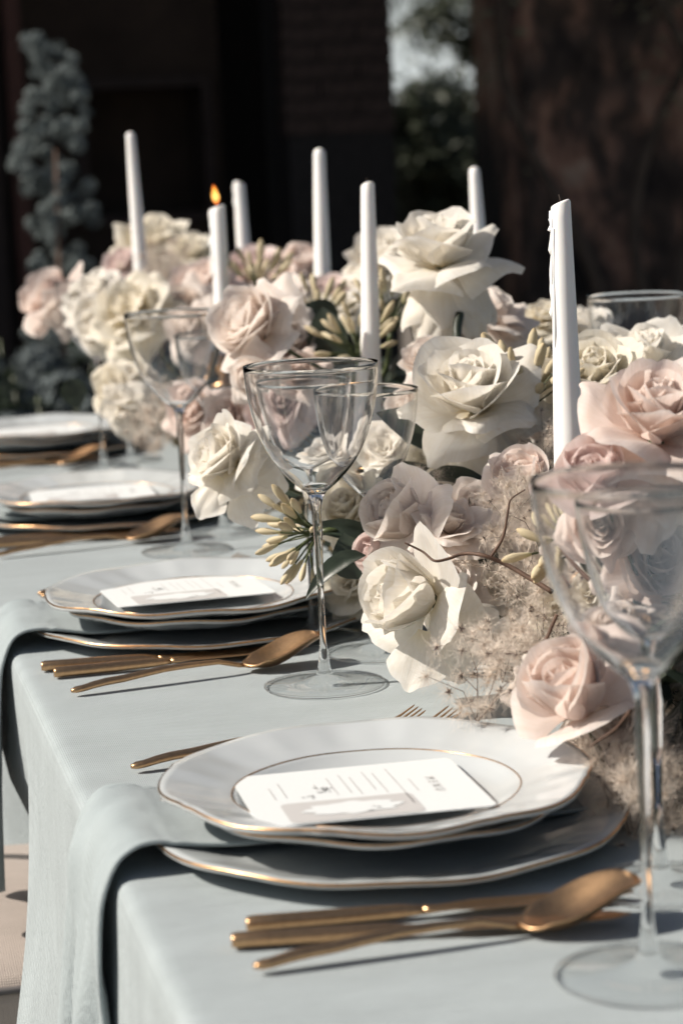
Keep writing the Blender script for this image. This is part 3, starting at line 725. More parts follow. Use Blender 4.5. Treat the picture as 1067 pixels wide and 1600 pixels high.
# ------------------------------------------------------------------ roses
rnd = random.Random(11)
def petal(L, Wd, phi0, phi1, r0, z0, Rc, roll, ruff, point, seed, p=1.3, N=17, Mv=15, notch=0):
    """one petal in the x-z plane, growing out from the flower axis"""
    cs = [(r0, z0)]; r, z = r0, z0; ds = L/(Mv*2)
    phis = []
    for k in range(Mv*2):
        ph = R(phi0+(phi1-phi0)*((k+.5)/(Mv*2))**p); r += math.sin(ph)*ds; z += math.cos(ph)*ds; cs.append((r, z)); phis.append(ph)
    phis.append(phis[-1])
    v = []; f = []; uv = []
    for j in range(Mv+1):
        for i in range(N+1):
            u = i/N*2-1; t = j/Mv
            s = t*(1-.26*abs(u)**2.4+point*math.exp(-(u/.22)**2)-point*.5-notch*math.exp(-((u-.2)/.12)**2)*smooth01((t-.6)/.4))
            s = max(0, min(1, s)); k = s*Mv*2; k0 = int(k); k1 = min(k0+1, Mv*2); fr_ = k-k0
            rr = cs[k0][0]*(1-fr_)+cs[k1][0]*fr_; zz = cs[k0][1]*(1-fr_)+cs[k1][1]*fr_; ph = phis[k0]
            w_ = Wd*(.22+.78*smooth01(s/.62)**.8)*(1-.12*smooth01((s-.7)/.3))
            rc = Rc*(.35+.65*s) if Rc < 2 else Rc
            rc = max(rc, w_/2.6)
            th = u*w_/rc
            x = (rr-rc)+rc*math.cos(th); y = rc*math.sin(th)
            nx_, nz_ = math.cos(ph), -math.sin(ph)
            nb = noise.noise(Vector((u*1.7+seed*3.1, t*1.8, seed*7.7)))
            nb2 = noise.noise(Vector((u*3.4+seed*5.1, t*2.8, seed*2.7)))
            d = roll*Wd*(abs(u)**2.6)*smooth01(t*1.2)+roll*.5*Wd*smooth01((t-.82)/.18)*.5 + ruff*(nb*1.0+nb2*.5)*smooth01(t*1.3)
            lat = Vector((math.cos(th), math.sin(th)))
            v.append((x+d*nx_*lat.x, y+d*nx_*lat.y, zz+d*nz_ + ruff*.4*nb2*t)); uv.append((u*.5+.5, t))
    for j in range(Mv):
        for i in range(N): a = j*(N+1)+i; f.append((a, a+1, a+N+2, a+N+1))
    return v, f, uv
def rose_type(layers, seed, core=True):
    rr = random.Random(seed); out = []; ang = rr.random()*6.28; sd_ = seed*10
    for (n, L, Wd, p0, p1, r0, z0, Rc, roll, ruff, pt, jit, pw) in layers:
        for k in range(n):
            ang += 2.39996+rr.uniform(-.25, .25); sd_ += 1
            t = k/max(1, n-1)
            j = lambda a: a*(1+rr.uniform(-jit, jit))
            g = lambda a: a[0]+(a[1]-a[0])*t if isinstance(a, tuple) else a
            out.append((ang, petal(j(g(L)), j(g(Wd)), g(p0)+rr.uniform(-6, 6)*jit*5, g(p1)+rr.uniform(-12, 12)*jit*5, g(r0), g(z0), g(Rc), j(g(roll)), g(ruff), g(pt)*rr.uniform(.3, 1.3), sd_, pw, notch=.08 if rr.random() < .25 else 0)))
    res = []
    for a, (v, f, uv) in out:
        me = mesh('petal', v, f, M['white'], True, uv); res.append((a, me))
    return res
# n, L, W, phi0, phi1, r0, z0, Rc, roll, ruff, point, jitter, power
core = [(7, (.62, .80), (.26, .42), (8, 14), (-25, -8), (.02, .07), (.28, .16), (.16, .30), .10, .03, .05, .08, 1.2),
        (7, (.85, .98), (.48, .62), (20, 30), (-16, 4), (.07, .10), (.12, .04), (.38, .52), .16, .04, .08, .08, 1.2)]
TY = {
 'bud': core+[(8, (1.10, 1.25), (.72, .86), (44, 52), (-28, -10), .10, 0, (.62, .76), .14, .04, .10, .06, 1.0), (3, (1.15, 1.25), (.80, .9), 66, (40, 80), .12, -.02, .95, .30, .07, .16, .1, 1.4)],
 'open': core+[(10, (1.02, 1.18), (.66, .80), (40, 52), (2, 30), .11, 0, (.60, .8), .22, .05, .12, .08, 1.2), (7, (1.15, 1.35), (.74, .88), (60, 76), (60, 120), .12, -.04, (.95, 1.3), .42, .09, .32, .14, 1.6)],
 'skirt': core+[(7, (1.02, 1.15), (.66, .78), (40, 50), (4, 30), .11, .02, (.60, .8), .22, .05, .12, .08, 1.2), (6, (1.15, 1.35), (.74, .88), (60, 76), (70, 125), .12, -.02, (1.0, 1.4), .42, .09, .32, .14, 1.6), (9, (1.2, 1.45), (.70, .86), (88, 104), (158, 186), .12, -.08, (.95, 1.3), .34, .10, .32, .13, .65), (8, (1.3, 1.65), (.60, .78), (108, 128), (172, 186), .14, -.2, (1.1, 1.6), .30, .09, .28, .12, .8)],
 'ruffle': [(9, (.60, .85), (.40, .60), (10, 34), (0, 40), (.03, .08), .15, (.4, .7), .2, .15, .05, .15, 1.2), (9, (.95, 1.1), (.60, .72), (38, 62), (30, 75), .08, .05, (.8, 1.2), .3, .17, .1, .12, 1.2), (8, (1.05, 1.2), (.64, .76), (70, 90), (90, 130), .1, 0, 1.4, .3, .17, .1, .12, 1.2)],
 'wide': core+[(9, (1.15, 1.4), (.60, .72), (50, 64), (40, 76), .12, .05, (.8, 1.1), .30, .08, .2, .12, 1.3), (9, (1.3, 1.5), (.62, .76), (74, 86), (92, 130), .12, 0, (1.2, 1.6), .34, .09, .26, .12, 1.4)],
}
VAR = {k: [rose_type(TY[k], 3+i*17+len(k)) for i in range(3)] for k in TY}
hip_m = lathe('rose_hip', [(.0, -.30), (.07, -.28), (.11, -.18), (.12, -.06), (.10, .04), (.02, .08)], M['stem'], 12)
stem_ms = [MB().tube(spline([(0, 0, -.25), (.05, .02, -.9), (.0, .08, -1.6), (-.12, .1, -2.4)], 4), .05, 7).build('flower_stem', M['stem']),
           MB().tube(spline([(0, 0, -.25), (-.06, .05, -.6), (-.25, .12, -1.1), (-.5, .2, -1.5)], 4), .05, 7).build('flower_stem', M['stem'])]
cnt_r = {}
def rose(px, py, D, dia, axis, ty, colr, label, spin=None, stem=True, inner=None, group='roses and garden blooms in the centrepiece', stemkind=0, k=.55, cat='rose'):
    Rm = dia/2/FPX*D*(1.42 if ty == 'bud' else 1.12)
    a = frame_dir(axis); c = at(px, py, D)-a*Rm*k
    if c.z < TZ+Rm*.3: c.z = TZ+Rm*.3
    q = a.to_track_quat('Z', 'Y').to_matrix().to_4x4()
    sp_ = rnd.random()*6.28 if spin is None else spin
    mw = Matrix.Translation(c) @ q @ Matrix.Rotation(sp_, 4, 'Z') @ Matrix.Scale(Rm, 4)
    t = thing('rose' if cat == 'rose' else 'garden_flower', label, cat, mw=mw, group=group)
    var = VAR[ty][cnt_r.get(ty, 0) % 3]; cnt_r[ty] = cnt_r.get(ty, 0)+1
    n = len(var)
    for i, (ang, me) in enumerate(var):
        o = obj('petal', me, t, rot=(rnd.uniform(-.04, .04), rnd.uniform(-.04, .04), ang))
        s = o.material_slots[0]; s.link = 'OBJECT'; s.material = M[inner] if inner and i < n*.5 else M[colr]
    obj('hip', hip_m, t)
    if stem: obj('flower_stem', stem_ms[stemkind], t)
    return t
RL = [
 # px, py, D, dia, axis(r,u,t), type, colour, label
 (684, 372, 2.30, 150, (-.12, 1, .22), 'skirt', 'white', 'large white rose standing highest with a skirt of folded back petals'),
 (734, 596, 2.02, 176, (-.18, .85, .5), 'skirt', 'white', 'big open white rose in the middle with petals folded down'),
 (338, 708, 2.08, 118, (-.72, .50, .42), 'open', 'white', 'white rose leaning out to the left behind the tall glass'),
 (628, 928, 1.80, 138, (-.82, .30, .42), 'bud', 'white', 'plump white half open rose low beside the wine glass feet', ),
 (385, 500, 2.38, 132, (-.62, .55, .50), 'open', 'blush', 'blush open rose over the rim of the second tall glass'),
 (618, 802, 1.90, 112, (-.70, .55, .45), 'bud', 'blush', 'pale pink rose bud just above the plump white rose'),
 (586, 862, 1.93, 66, (-.8, .2, .5), 'bud', 'mauve', 'small mauve rose tucked behind the plump white rose'),
 (705, 812, 1.88, 90, (.1, .8, .5), 'wide', 'blush', 'blush rose with long pointed petals right of the pale pink bud'),
 (815, 748, 1.92, 104, (-.25, .8, .45), 'bud', 'pink', 'pink rose just left of the nearest candle base'),
 (925, 575, 2.08, 150, (-.1, .8, .5), 'open', 'cream', 'cream rose right behind the nearest candle'),
 (935, 650, 2.06, 120, (0, .3, .8), 'open', 'cream', 'cream rose below the other one behind the nearest candle'),
 (1010, 545, 2.20, 130, (.1, .9, .4), 'wide', 'white', 'white rose with wavy petals above the big blurred pink rose'),
 (595, 395, 2.95, 105, (-.3, .8, .4), 'open', 'white', 'white rose behind the thin candle in the middle'),
 (560, 425, 3.0, 60, (-.5, .6, .5), 'ruffle', 'white', 'small white bloom left of the thin middle candle'),
 (852, 487, 2.55, 72, (-.1, .9, .4), 'ruffle', 'cream', 'small ruffled cream bloom just left of the nearest candle'),
 (915, 505, 2.6, 84, (.2, .9, .3), 'open', 'white', 'white bloom half hidden right of the nearest candle'),
 (775, 480, 2.42, 104, (.35, .8, .25), 'wide', 'blush', 'peach white rose under the right side of the highest rose'),
 (695, 515, 2.35, 90, (-.1, .8, .5), 'open', 'blush', 'pale blush rose under the highest white rose'),
 (665, 560, 2.25, 84, (-.4, .7, .5), 'open', 'blush', 'shell pink rose peeping left above the big open white rose'),
 (640, 640, 2.18, 86, (-.7, .3, .5), 'open', 'blush', 'blush rose with pointed petals seen right of the second tall glass'),
 (605, 700, 2.16, 100, (-.3, .6, .6), 'ruffle', 'white', 'ruffled white bloom seen through the smaller glass'),
 (505, 715, 2.20, 90, (-.3, .8, .4), 'ruffle', 'white', 'ruffled white bloom seen through the bowl of the tall glass'),
 (540, 790, 2.12, 90, (-.4, .6, .5), 'open', 'cream', 'cream rose low behind the second glass stem'),
 (545, 905, 2.12, 96, (-.4, .5, .7), 'ruffle', 'cream', 'flat cream bloom lying by the plate behind the glass stem'),
 (1030, 632, 1.56, 200, (.05, .85, .35), 'skirt', 'pink', 'huge pink rose blurred at the right edge'),
 (925, 740, 1.55, 120, (-.25, .75, .5), 'bud', 'mauve', 'mauve pink rose right of the nearest candle base'),
 (925, 830, 1.58, 110, (-.2, .2, .8), 'open', 'pink', 'pink rose seen through the left part of the nearest glass bowl'),
 (1035, 880, 1.62, 160, (.1, .4, .8), 'open', 'pink', 'pink rose seen through the middle of the nearest glass bowl'),
 (945, 985, 1.60, 100, (-.3, .5, .6), 'open', 'blush', 'pale pink rose behind the lower left side of the nearest bowl'),
 (885, 1072, 1.52, 150, (-.35, .75, .35), 'bud', 'pink', 'peach pink rose touching the rim of the nearest plate'),
 (960, 1125, 1.54, 84, (-.2, .3, .7), 'open', 'blush', 'low blush rose behind the nearest glass stem'),
 (1062, 1085, 1.60, 90, (.0, .4, .7), 'open', 'cream', 'cream rose cut by the right edge below the nearest bowl'),
 (72, 462, 3.35, 84, (-.6, .7, .2), 'bud', 'pink', 'peach pink rose farthest left over the table end'),
 (100, 492, 3.30, 62, (-.2, -.2, .8), 'open', 'blush', 'blush rose hanging under the leftmost peach pink rose'),
 (140, 452, 3.20, 92, (-.3, .8, .4), 'ruffle', 'white', 'ruffled white bloom second from the left'),
 (200, 478, 3.10, 120, (-.3, .6, .6), 'ruffle', 'cream', 'large ruffled cream bloom above the farthest tall glass'),
 (150, 505, 3.15, 84, (-.4, .1, .8), 'ruffle', 'white', 'ruffled white bloom seen inside the farthest tall glass'),
 (232, 500, 3.15, 76, (.1, .4, .8), 'open', 'white', 'cool white bloom left of the third tall glass rim'),
 (172, 612, 3.05, 84, (-.7, .1, .6), 'ruffle', 'cream', 'ruffled cream bloom low over the farthest plate'),
 (198, 652, 3.02, 76, (-.2, -.5, .7), 'ruffle', 'white', 'white bloom drooping to the cloth by the farthest plate'),
 (215, 602, 3.04, 60, (.3, .2, .8), 'ruffle', 'white', 'white bloom between the farthest tall glass and the third'),
 (243, 362, 3.75, 96, (.1, .9, .3), 'open', 'cream', 'cream rose highest at the far end beside the leftmost candle'),
 (190, 408, 3.70, 60, (-.4, .7, .4), 'open', 'mauve', 'mauve rose at the foot of the leftmost candle'),
 (300, 385, 3.65, 64, (.2, .9, .3), 'open', 'cream', 'small cream rose between the leftmost and the burning candle'),
 (312, 440, 3.25, 90, (-.2, .7, .5), 'open', 'pink', 'dusty pink rose left of the burning candle'),
 (285, 478, 3.15, 84, (-.3, .5, .7), 'open', 'blush', 'blush rose below the dusty pink one left of the burning candle'),
 (300, 515, 3.0, 84, (-.3, .4, .7), 'open', 'blush', 'blush rose behind the third tall glass bowl'),
 (392, 412, 3.4, 84, (-.1, .8, .4), 'open', 'mauve', 'mauve rose behind the burning candle'),
 (352, 425, 3.5, 60, (.0, .9, .4), 'open', 'mauve', 'mauve rose directly behind the burning candle body'),
 (470, 412, 3.35, 70, (.1, .9, .4), 'bud', 'pink', 'dusty pink rose just left of the tallest far candle'),
 (440, 432, 3.3, 60, (-.2, .8, .4), 'open', 'pink', 'pink rose between the burning candle and the tallest far candle'),
 (450, 450, 2.95, 70, (-.1, .8, .4), 'ruffle', 'blush', 'blush bloom behind the blush open rose'),
 (510, 458, 3.0, 84, (.1, .85, .4), 'open', 'mauve', 'mauve rose in front of the tallest far candle base'),
 (450, 528, 2.55, 110, (.35, .5, .6), 'open', 'blush', 'pale rose tucked right against the blush open rose'),
 (495, 485, 2.85, 66, (-.1, .7, .6), 'ruffle', 'cream', 'cream bloom above the dark round leaf'),
 (545, 480, 2.8, 60, (-.1, .7, .6), 'ruffle', 'white', 'small white bloom left of the thin middle candle stem'),
 (395, 590, 2.35, 76, (-.3, -.1, .8), 'open', 'blush', 'blush rose hanging below the blush open rose'),
 (355, 650, 2.55, 80, (-.4, .4, .7), 'open', 'pink', 'pink rose behind the top of the left white rose'),
 (300, 640, 2.75, 84, (-.4, .4, .7), 'open', 'pink', 'pink rose behind the stem of the third tall glass'),
 (430, 640, 2.5, 90, (-.2, .4, .8), 'open', 'mauve', 'mauve rose seen through the left part of the second tall glass'),
 (470, 590, 2.45, 76, (.0, .5, .8), 'open', 'pink', 'pink rose behind the rim of the second tall glass'),
 (765, 700, 2.05, 90, (.1, .3, .8), 'open', 'white', 'white rose below the big open white rose'),
 (850, 640, 2.1, 84, (.2, .5, .7), 'open', 'blush', 'blush rose left of the nearest candle middle'),
 (694, 958, 1.845, 60, (-.1, .1, .9), 'ruffle', 'white', 'tiny ruffled white bloom between the folded white petals'),
 (662, 712, 2.12, 70, (-.3, .6, .6), 'ruffle', 'cream', 'small cream bloom left under the big open white rose'),
 (712, 768, 2.04, 64, (-.1, .7, .6), 'open', 'white', 'small white rose above the pale pointed petals'),
 (868, 772, 1.93, 70, (-.1, .7, .6), 'open', 'blush', 'small blush rose just left of the nearest candle foot'),
 (905, 872, 1.80, 76, (-.3, .5, .7), 'open', 'blush', 'small blush rose seen behind the left side of the nearest bowl'),
 (842, 985, 1.80, 70, (-.3, .5, .7), 'open', 'blush', 'small blush rose above the peach pink rose'),
 (800, 845, 1.93, 66, (-.2, .6, .7), 'open', 'blush', 'small blush rose under the curve of the thin twig'),
 (972, 1062, 1.66, 80, (-.2, .6, .7), 'open', 'cream', 'small cream rose right of the peach pink rose'),
 (905, 1150, 1.64, 66, (-.3, .3, .8), 'ruffle', 'blush', 'small ruffled blush bloom under the peach pink rose'),
 (700, 905, 1.87, 104, (.2, .6, .7), 'open', 'blush', 'soft blush rose behind the upper right of the plump white rose'),
 (745, 790, 1.96, 92, (0, .7, .6), 'open', 'blush', 'blush rose between the pale bud and the pink rose by the candle'),
 (790, 930, 1.90, 100, (.1, .5, .8), 'open', 'cream', 'cream rose behind the smoke bush right of the plump rose'),
 (740, 985, 1.86, 90, (.3, .1, .8), 'open', 'white', 'white bloom low right behind the plump white rose'),
 (835, 1085, 1.60, 80, (-.4, .2, .8), 'open', 'blush', 'small blush bloom left under the peach pink rose'),
 (1010, 1150, 1.60, 90, (-.2, .4, .8), 'open', 'pink', 'pink bloom low between the two near stems'),
 (760, 860, 1.95, 110, (.1, .6, .7), 'open', 'blush', 'blush rose behind the curly brown twig'),
 (850, 860, 1.90, 90, (.1, .6, .7), 'open', 'blush', 'blush rose among the smoke bush hair'),
 (820, 900, 1.92, 84, (.1, .4, .7), 'wide', 'white', 'white pointed petals among the smoke bush'),
 (1050, 760, 1.62, 110, (.1, .2, .8), 'open', 'cream', 'cream rose under the huge pink rose'),
 (985, 725, 1.75, 90, (-.1, .3, .8), 'open', 'blush', 'blush rose behind the rim of the nearest glass'),
 (870, 960, 1.75, 76, (.0, .5, .8), 'ruffle', 'cream', 'cream bloom deep behind the nearest bowl edge'),
 (905, 925, 1.74, 70, (-.3, .5, .7), 'ruffle', 'cream', 'small cream bloom between the twig and the nearest bowl edge'),
 (800, 1000, 1.78, 64, (-.2, .3, .8), 'ruffle', 'white', 'small white bloom inside the smoke bush hair'),
 (1045, 1010, 1.60, 100, (0, .5, .8), 'open', 'blush', 'pale rose under the heel of the nearest glass bowl'),
 (1000, 1230, 1.62, 84, (.0, .5, .8), 'open', 'blush', 'blush bloom low in the moss behind the nearest stem'),
]
for r_ in RL:
    cat = 'rose' if r_[5] != 'ruffle' else 'flower'
    rose(*r_, cat=cat)
# big loose petals of the plump white rose, folded back to the right and down
def loose(px, py, D, size, axis, face, mat, Wd=.8, bend=(0, 40), Rc=1.2, seed=1):
    v, f, uv = petal(1.3, Wd, bend[0], bend[1], 0, 0, Rc, .22, .09, .15, seed, 1.2, 18, 18)
    z = frame_dir(axis); x = frame_dir(face); x = (x-z*x.dot(z)).normalized(); y = z.cross(x)
    m_ = Matrix((x, y, z)).transposed().to_4x4(); m_.translation = at(px, py, D)
    o = obj('petal', mesh('petal', v, f, M[mat], True, uv)); o.matrix_basis = m_ @ Matrix.Scale(size/FPX*D, 4)
    return o
host = [o for o in bpy.data.objects if o.parent is None and o.get('label', '').startswith('plump white')][0]
host2 = [o for o in bpy.data.objects if o.parent is None and o.get('label', '').startswith('white rose leaning')][0]
bpy.context.view_layer.update()
for h, args in ((host, (688, 985, 1.815, 72, (.55, .85, 0), (-.25, .1, 1), 'white', .62, (-5, 30), 1.3, 3)), (host, (690, 965, 1.81, 82, (.75, -.6, 0), (-.1, .1, 1), 'white', .65, (0, 25), 1.3, 5)),
                (host, (662, 985, 1.79, 78, (-.22, -1, 0), (-.4, .1, 1), 'white', .60, (0, 28), 1.1, 8)), (host, (692, 975, 1.80, 76, (.25, -1, 0), (.1, .1, 1), 'white', .58, (0, 28), 1.2, 9)),
                (host2, (372, 752, 2.08, 62, (.85, .55, 0), (-.1, .2, 1), 'white', .66, (0, 22), 1.5, 12)), (host2, (368, 752, 2.075, 62, (.35, -.95, 0), (0, 0, 1), 'white', .48, (0, 25), 1.3, 14)), (host2, (345, 745, 2.07, 58, (-.45, -.9, 0), (-.3, .1, 1), 'white', .5, (0, 28), 1.3, 15)),
                (host2, (378, 755, 2.09, 58, (1, -.15, 0), (0, .3, 1), 'white', .6, (0, 20), 1.4, 16))):
    o = loose(*args); mw_ = o.matrix_basis.copy(); o.parent = h; o.matrix_basis = h.matrix_basis.inverted() @ mw_

# ------------------------------------------------------------------ agapanthus
bud_prof = [(.0003, 0), (.0012, .001), (.0017, .004), (.0026, .010), (.0031, .015), (.0026, .020), (.0012, .0235), (.0003, .0245)]
def bud_mesh():
    v = []; f = []; uv = []; n = 8
    for i, (r, z) in enumerate(bud_prof):
        for k in range(n): t = 2*math.pi*k/n; v.append((r*math.cos(t)*(1+.12*math.cos(3*t)), r*math.sin(t)*(1+.12*math.cos(3*t)), z)); uv.append((k/n, z/.0245))
    for i in range(len(bud_prof)-1):
        for k in range(n): f.append((i*n+k, i*n+(k+1) % n, (i+1)*n+(k+1) % n, (i+1)*n+k))
    return mesh('bud', v, f, M['bud'], True, uv)
budm = bud_mesh()
def agapanthus(px, py, D, axis, spread, n, length, label, seed, stemlen=.10, scale=1.0, open_=False):
    rr = random.Random(seed); a = frame_dir(axis); c = at(px, py, D)
    t = thing('agapanthus', label, 'flower', mw=Matrix.Translation(c) @ a.to_track_quat('Z', 'Y').to_matrix().to_4x4(), group='agapanthus sprays in the centrepiece')
    obj('flower_stem', MB().tube(spline([(0, 0, 0), (.004, 0, -stemlen*.5), (.0, .012, -stemlen)], 5), .0030, 8).build('flower_stem', M['stem']), t)
    for k in range(n):
        th = R(spread)*math.sqrt((k+.5)/n); ph = k*2.4+rr.uniform(-.3, .3); d = Vector((math.sin(th)*math.cos(ph), math.sin(th)*math.sin(ph), math.cos(th)))
        L = length*rr.uniform(.75, 1.15); e = d*L+Vector((0, 0, rr.uniform(-.004, .003))); mid = d*L*.5+Vector((rr.gauss(0, .0015), rr.gauss(0, .0015), .003))
        obj('pedicel', MB().tube([(0, 0, 0), mid, e], [.0011, .0008, .0009], 5, False).build('pedicel', M['stem']), t)
        q = (e-mid).normalized().to_track_quat('Z', 'Y'); sc = scale*rr.uniform(.7, 1.15)
        obj('bud', budm, t, mw=Matrix.Translation(e) @ q.to_matrix().to_4x4() @ Matrix.Diagonal((sc*1.1, sc*1.1, sc, 1)))
agapanthus(500, 832, 1.98, (-.92, -.12, .25), 62, 26, .034, 'agapanthus spray of cream buds pointing left over the second plate', 1, .09, 1.0)
agapanthus(815, 655, 2.08, (.10, .95, .1), 48, 22, .045, 'agapanthus with tall cream buds just left of the nearest candle', 2, .08, 1.35)
agapanthus(560, 560, 2.5, (-.1, .9, .3), 70, 26, .040, 'agapanthus with green stems around the thin middle candle', 3, .08, 1.0)
agapanthus(500, 520, 2.75, (-.15, .95, .2), 50, 22, .045, 'agapanthus of pale buds above the dark round leaf', 4, .08, 1.2)
agapanthus(400, 470, 3.0, (.1, 1, .1), 40, 16, .04, 'agapanthus buds rising behind the blush open rose', 5, .08, 1.3)
agapanthus(610, 520, 2.6, (.2, .9, .2), 60, 22, .045, 'agapanthus under the left side of the highest rose', 6, .08, 1.1)
agapanthus(880, 865, 1.70, (-.3, .6, .6), 60, 16, .022, 'small cream agapanthus buds seen through the left edge of the nearest bowl', 7, .05, 1.0)

# ------------------------------------------------------------------ smoke bush
def plume_meshes(seed, R_=.036, n=34):
    rr = random.Random(seed); v = []; f = []; sv_ = MB(); cents = []
    for k in range(n):
        c = Vector((rr.gauss(0, .5), rr.gauss(0, .5), rr.uniform(-.8, .8)))*R_; cents.append(c)
        for h in range(105):
            d = Vector((rr.gauss(0, 1), rr.gauss(0, 1), rr.gauss(0, 1))).normalized(); L = R_*rr.uniform(.22, .52); w_ = .00009
            s = d.orthogonal().normalized(); s2 = d.cross(s); cu = rr.uniform(-1, 1)*L*.7; cu2 = rr.uniform(-1, 1)*L*.6; i = len(v)
            for q in range(5):
                t = q/4; p = c+d*L*t+s*cu*t*t+s2*cu2*math.sin(t*3)*.6; sd__ = (s*math.cos(t*2)+s2*math.sin(t*2))*w_*(1.2-t)
                v += [p-sd__, p+sd__]
            for q in range(4): f.append((i+2*q, i+2*q+1, i+2*q+3, i+2*q+2))
        if k % 2 == 0:
            for q in range(7):
                d = Vector((rr.gauss(0, 1), rr.gauss(0, 1), rr.gauss(0, 1))).normalized()*.0042; o_ = d.orthogonal().normalized()*.0009; o2 = d.cross(o_).normalized()*.0009
                sv_.add([c+o_, c-o_*.5+o2, c-o_*.5-o2, c+d], [(0, 1, 3), (1, 2, 3), (2, 0, 3), (0, 2, 1)])
    hair = mesh('hair', v, f, M['plume'], False)
    tw = MB()
    for c in cents[:7]:
        tw.tube([(0, 0, -R_*.9), c*.4+Vector((0, 0, -R_*.25)), c], [.0005, .0004, .0002], 4)
    return hair, sv_.build('seeds', M['seed'], False), tw.build('twig', M['twig'])
PL = [plume_meshes(21+k) for k in range(3)]
pl_pos = [(800, 795, 1.86, .85, 'beside the curly twig'), (840, 800, 1.80, .85, 'left of the nearest glass rim'), (812, 885, 1.84, .85, 'below the curly twig'), (850, 950, 1.75, .9, 'behind the left edge of the nearest bowl'),
          (785, 1010, 1.68, .8, 'over the folded white petals'), (778, 1068, 1.62, .95, 'left of the peach pink rose'), (835, 1010, 1.66, .75, 'above the peach pink rose'), (945, 1160, 1.58, 1.0, 'at the right rim of the nearest plate'),
          (990, 1195, 1.55, 1.1, 'just left of the nearest stem above the charger'), (975, 1275, 1.50, .9, 'lowest by the charger edge'), (1030, 1220, 1.52, 1.1, 'behind the nearest glass stem'), (1060, 1290, 1.50, 1.0, 'at the right edge low on the cloth'), (1000, 1290, 1.48, .9, 'between the two stems at lower right'),
          (850, 690, 2.0, .7, 'behind the pink rose by the candle'), (250, 435, 3.5, 1.2, 'brown at the far left cluster'), (262, 410, 3.6, 1.1, 'under the far cream rose'), (240, 670, 2.85, .9, 'hanging by the third glass stem'), (262, 630, 2.9, .8, 'behind the third glass bowl'), (670, 770, 2.02, .7, 'between the pale bud and the big white rose'), (600, 990, 2.0, .0, '')]
for i, (px, py, D, sc, lb) in enumerate(pl_pos):
    if sc == 0: continue
    h, s, tw = PL[i % 3]; p = at(px, py, D); p.z = max(p.z, TZ+.02)
    t = thing('smoke_bush_plume', 'fluffy tan smoke bush plume ' + lb, 'plant', mw=Matrix.Translation(p) @ Euler((rnd.uniform(-.6, .6), rnd.uniform(-.6, .6), rnd.random()*6)).to_matrix().to_4x4() @ Matrix.Scale(sc, 4), group='smoke bush plumes in the centrepiece')
    o = obj('hair', h, t); o['kind'] = 'stuff'; o = obj('seeds', s, t); o['kind'] = 'stuff'; obj('twig', tw, t)
# curly twigs
def twig(pts, r, label, name='twig'):
    P_ = spline([at(*p) for p in pts], 6); n = len(P_)
    o = obj(name, MB().tube(P_, [r*(1-.65*i/n) for i in range(n)], 7).build(name, M['twig'])); tag(o, label, 'twig', 'brown twigs in the centrepiece'); return o
twig([(862, 925, 1.70), (830, 905, 1.71), (790, 882, 1.72), (755, 868, 1.72), (725, 865, 1.73), (700, 873, 1.73), (678, 876, 1.73), (660, 862, 1.74), (632, 848, 1.74)], .0020, 'curly brown twig reaching left over the plump white rose')
twig([(765, 872, 1.72), (785, 840, 1.72), (793, 800, 1.72), (798, 780, 1.72), (820, 765, 1.72)], .0013, 'thin twig curving up beside the smoke bush')
twig([(870, 960, 1.62), (845, 1010, 1.62), (815, 1020, 1.62), (790, 1022, 1.61)], .0014, 'dark twig with seed tips above the peach pink rose')
twig([(860, 985, 1.62), (838, 1030, 1.60), (815, 1050, 1.59)], .0012, 'short dark twig above the peach pink rose')
twig([(985, 1110, 1.47), (960, 1140, 1.46), (930, 1160, 1.46), (922, 1168, 1.46)], .0014, 'dark blurred twig beside the nearest glass stem')
twig([(850, 870, 1.66), (930, 925, 1.64), (990, 975, 1.64), (1060, 1000, 1.66)], .0022, 'brown twig crossing behind the nearest glass bowl')

# ------------------------------------------------------------------ leaves
def leaf_mesh(L, W, fold_, curl, seed, N=10):
    v = []; f = []
    for j in range(N+1):
        t = j/N; w_ = W*math.sin(math.pi*t**.8)**.75 if 0 < t < 1 else .0004; z = -curl*t*t*L
        for i in range(5):
            u = i/4*2-1; v.append((t*L, u*w_, z+fold_*abs(u)*w_+.03*w_*math.sin(t*20+seed)))
    for j in range(N):
        for i in range(4): a = j*5+i; f.append((a, a+1, a+6, a+5))
    return v, f
lfm = [mesh('leaf', *leaf_mesh(.055, .016, .35, .4, 1), M['leaf']), mesh('leaf', *leaf_mesh(.05, .021, .2, .2, 2), M['leaf']), mesh('leaf', *leaf_mesh(.07, .012, .9, .3, 3), M['leaf'])]
def leaf(px, py, D, axis, nrm, k, sc, label):
    a = frame_dir(axis); nn = frame_dir(nrm); y = nn.cross(a).normalized(); z = a.cross(y)
    mw = Matrix((a, y, z)).transposed().to_4x4(); mw.translation = at(px, py, D)
    o = obj('leaf', lfm[k], mw=mw @ Matrix.Scale(sc, 4)); tag(o, label, 'leaf', 'dark leaves in the centrepiece')
leaf(530, 505, 2.6, (-.5, .2, .2), (.1, .3, .9), 1, 1.0, 'round dark leaf above the second tall glass rim')
leaf(520, 560, 2.55, (-.2, 1, .1), (-.2, .1, .9), 1, 1.1, 'upright dark leaf right of the round one')
leaf(588, 848, 1.98, (-1, .42, .1), (.1, .6, .8), 2, .85, 'long dark leaf behind the second glass stem')
leaf(572, 868, 1.92, (-1, -.38, .15), (.2, .8, .4), 2, .85, 'rolled dark leaf crossing the second glass stem')
leaf(560, 905, 1.96, (-.3, .9, .1), (-.3, .2, .9), 1, .8, 'broad dark leaf between the stem and the mauve rose')
leaf(595, 760, 2.1, (.9, .2, 0), (.1, .7, .6), 0, 1.2, 'dark leaf under the smaller glass bowl')
leaf(660, 752, 2.02, (.9, .05, .2), (.1, .9, .3), 2, 1.0, 'dark leaf pointing right under the big white rose')
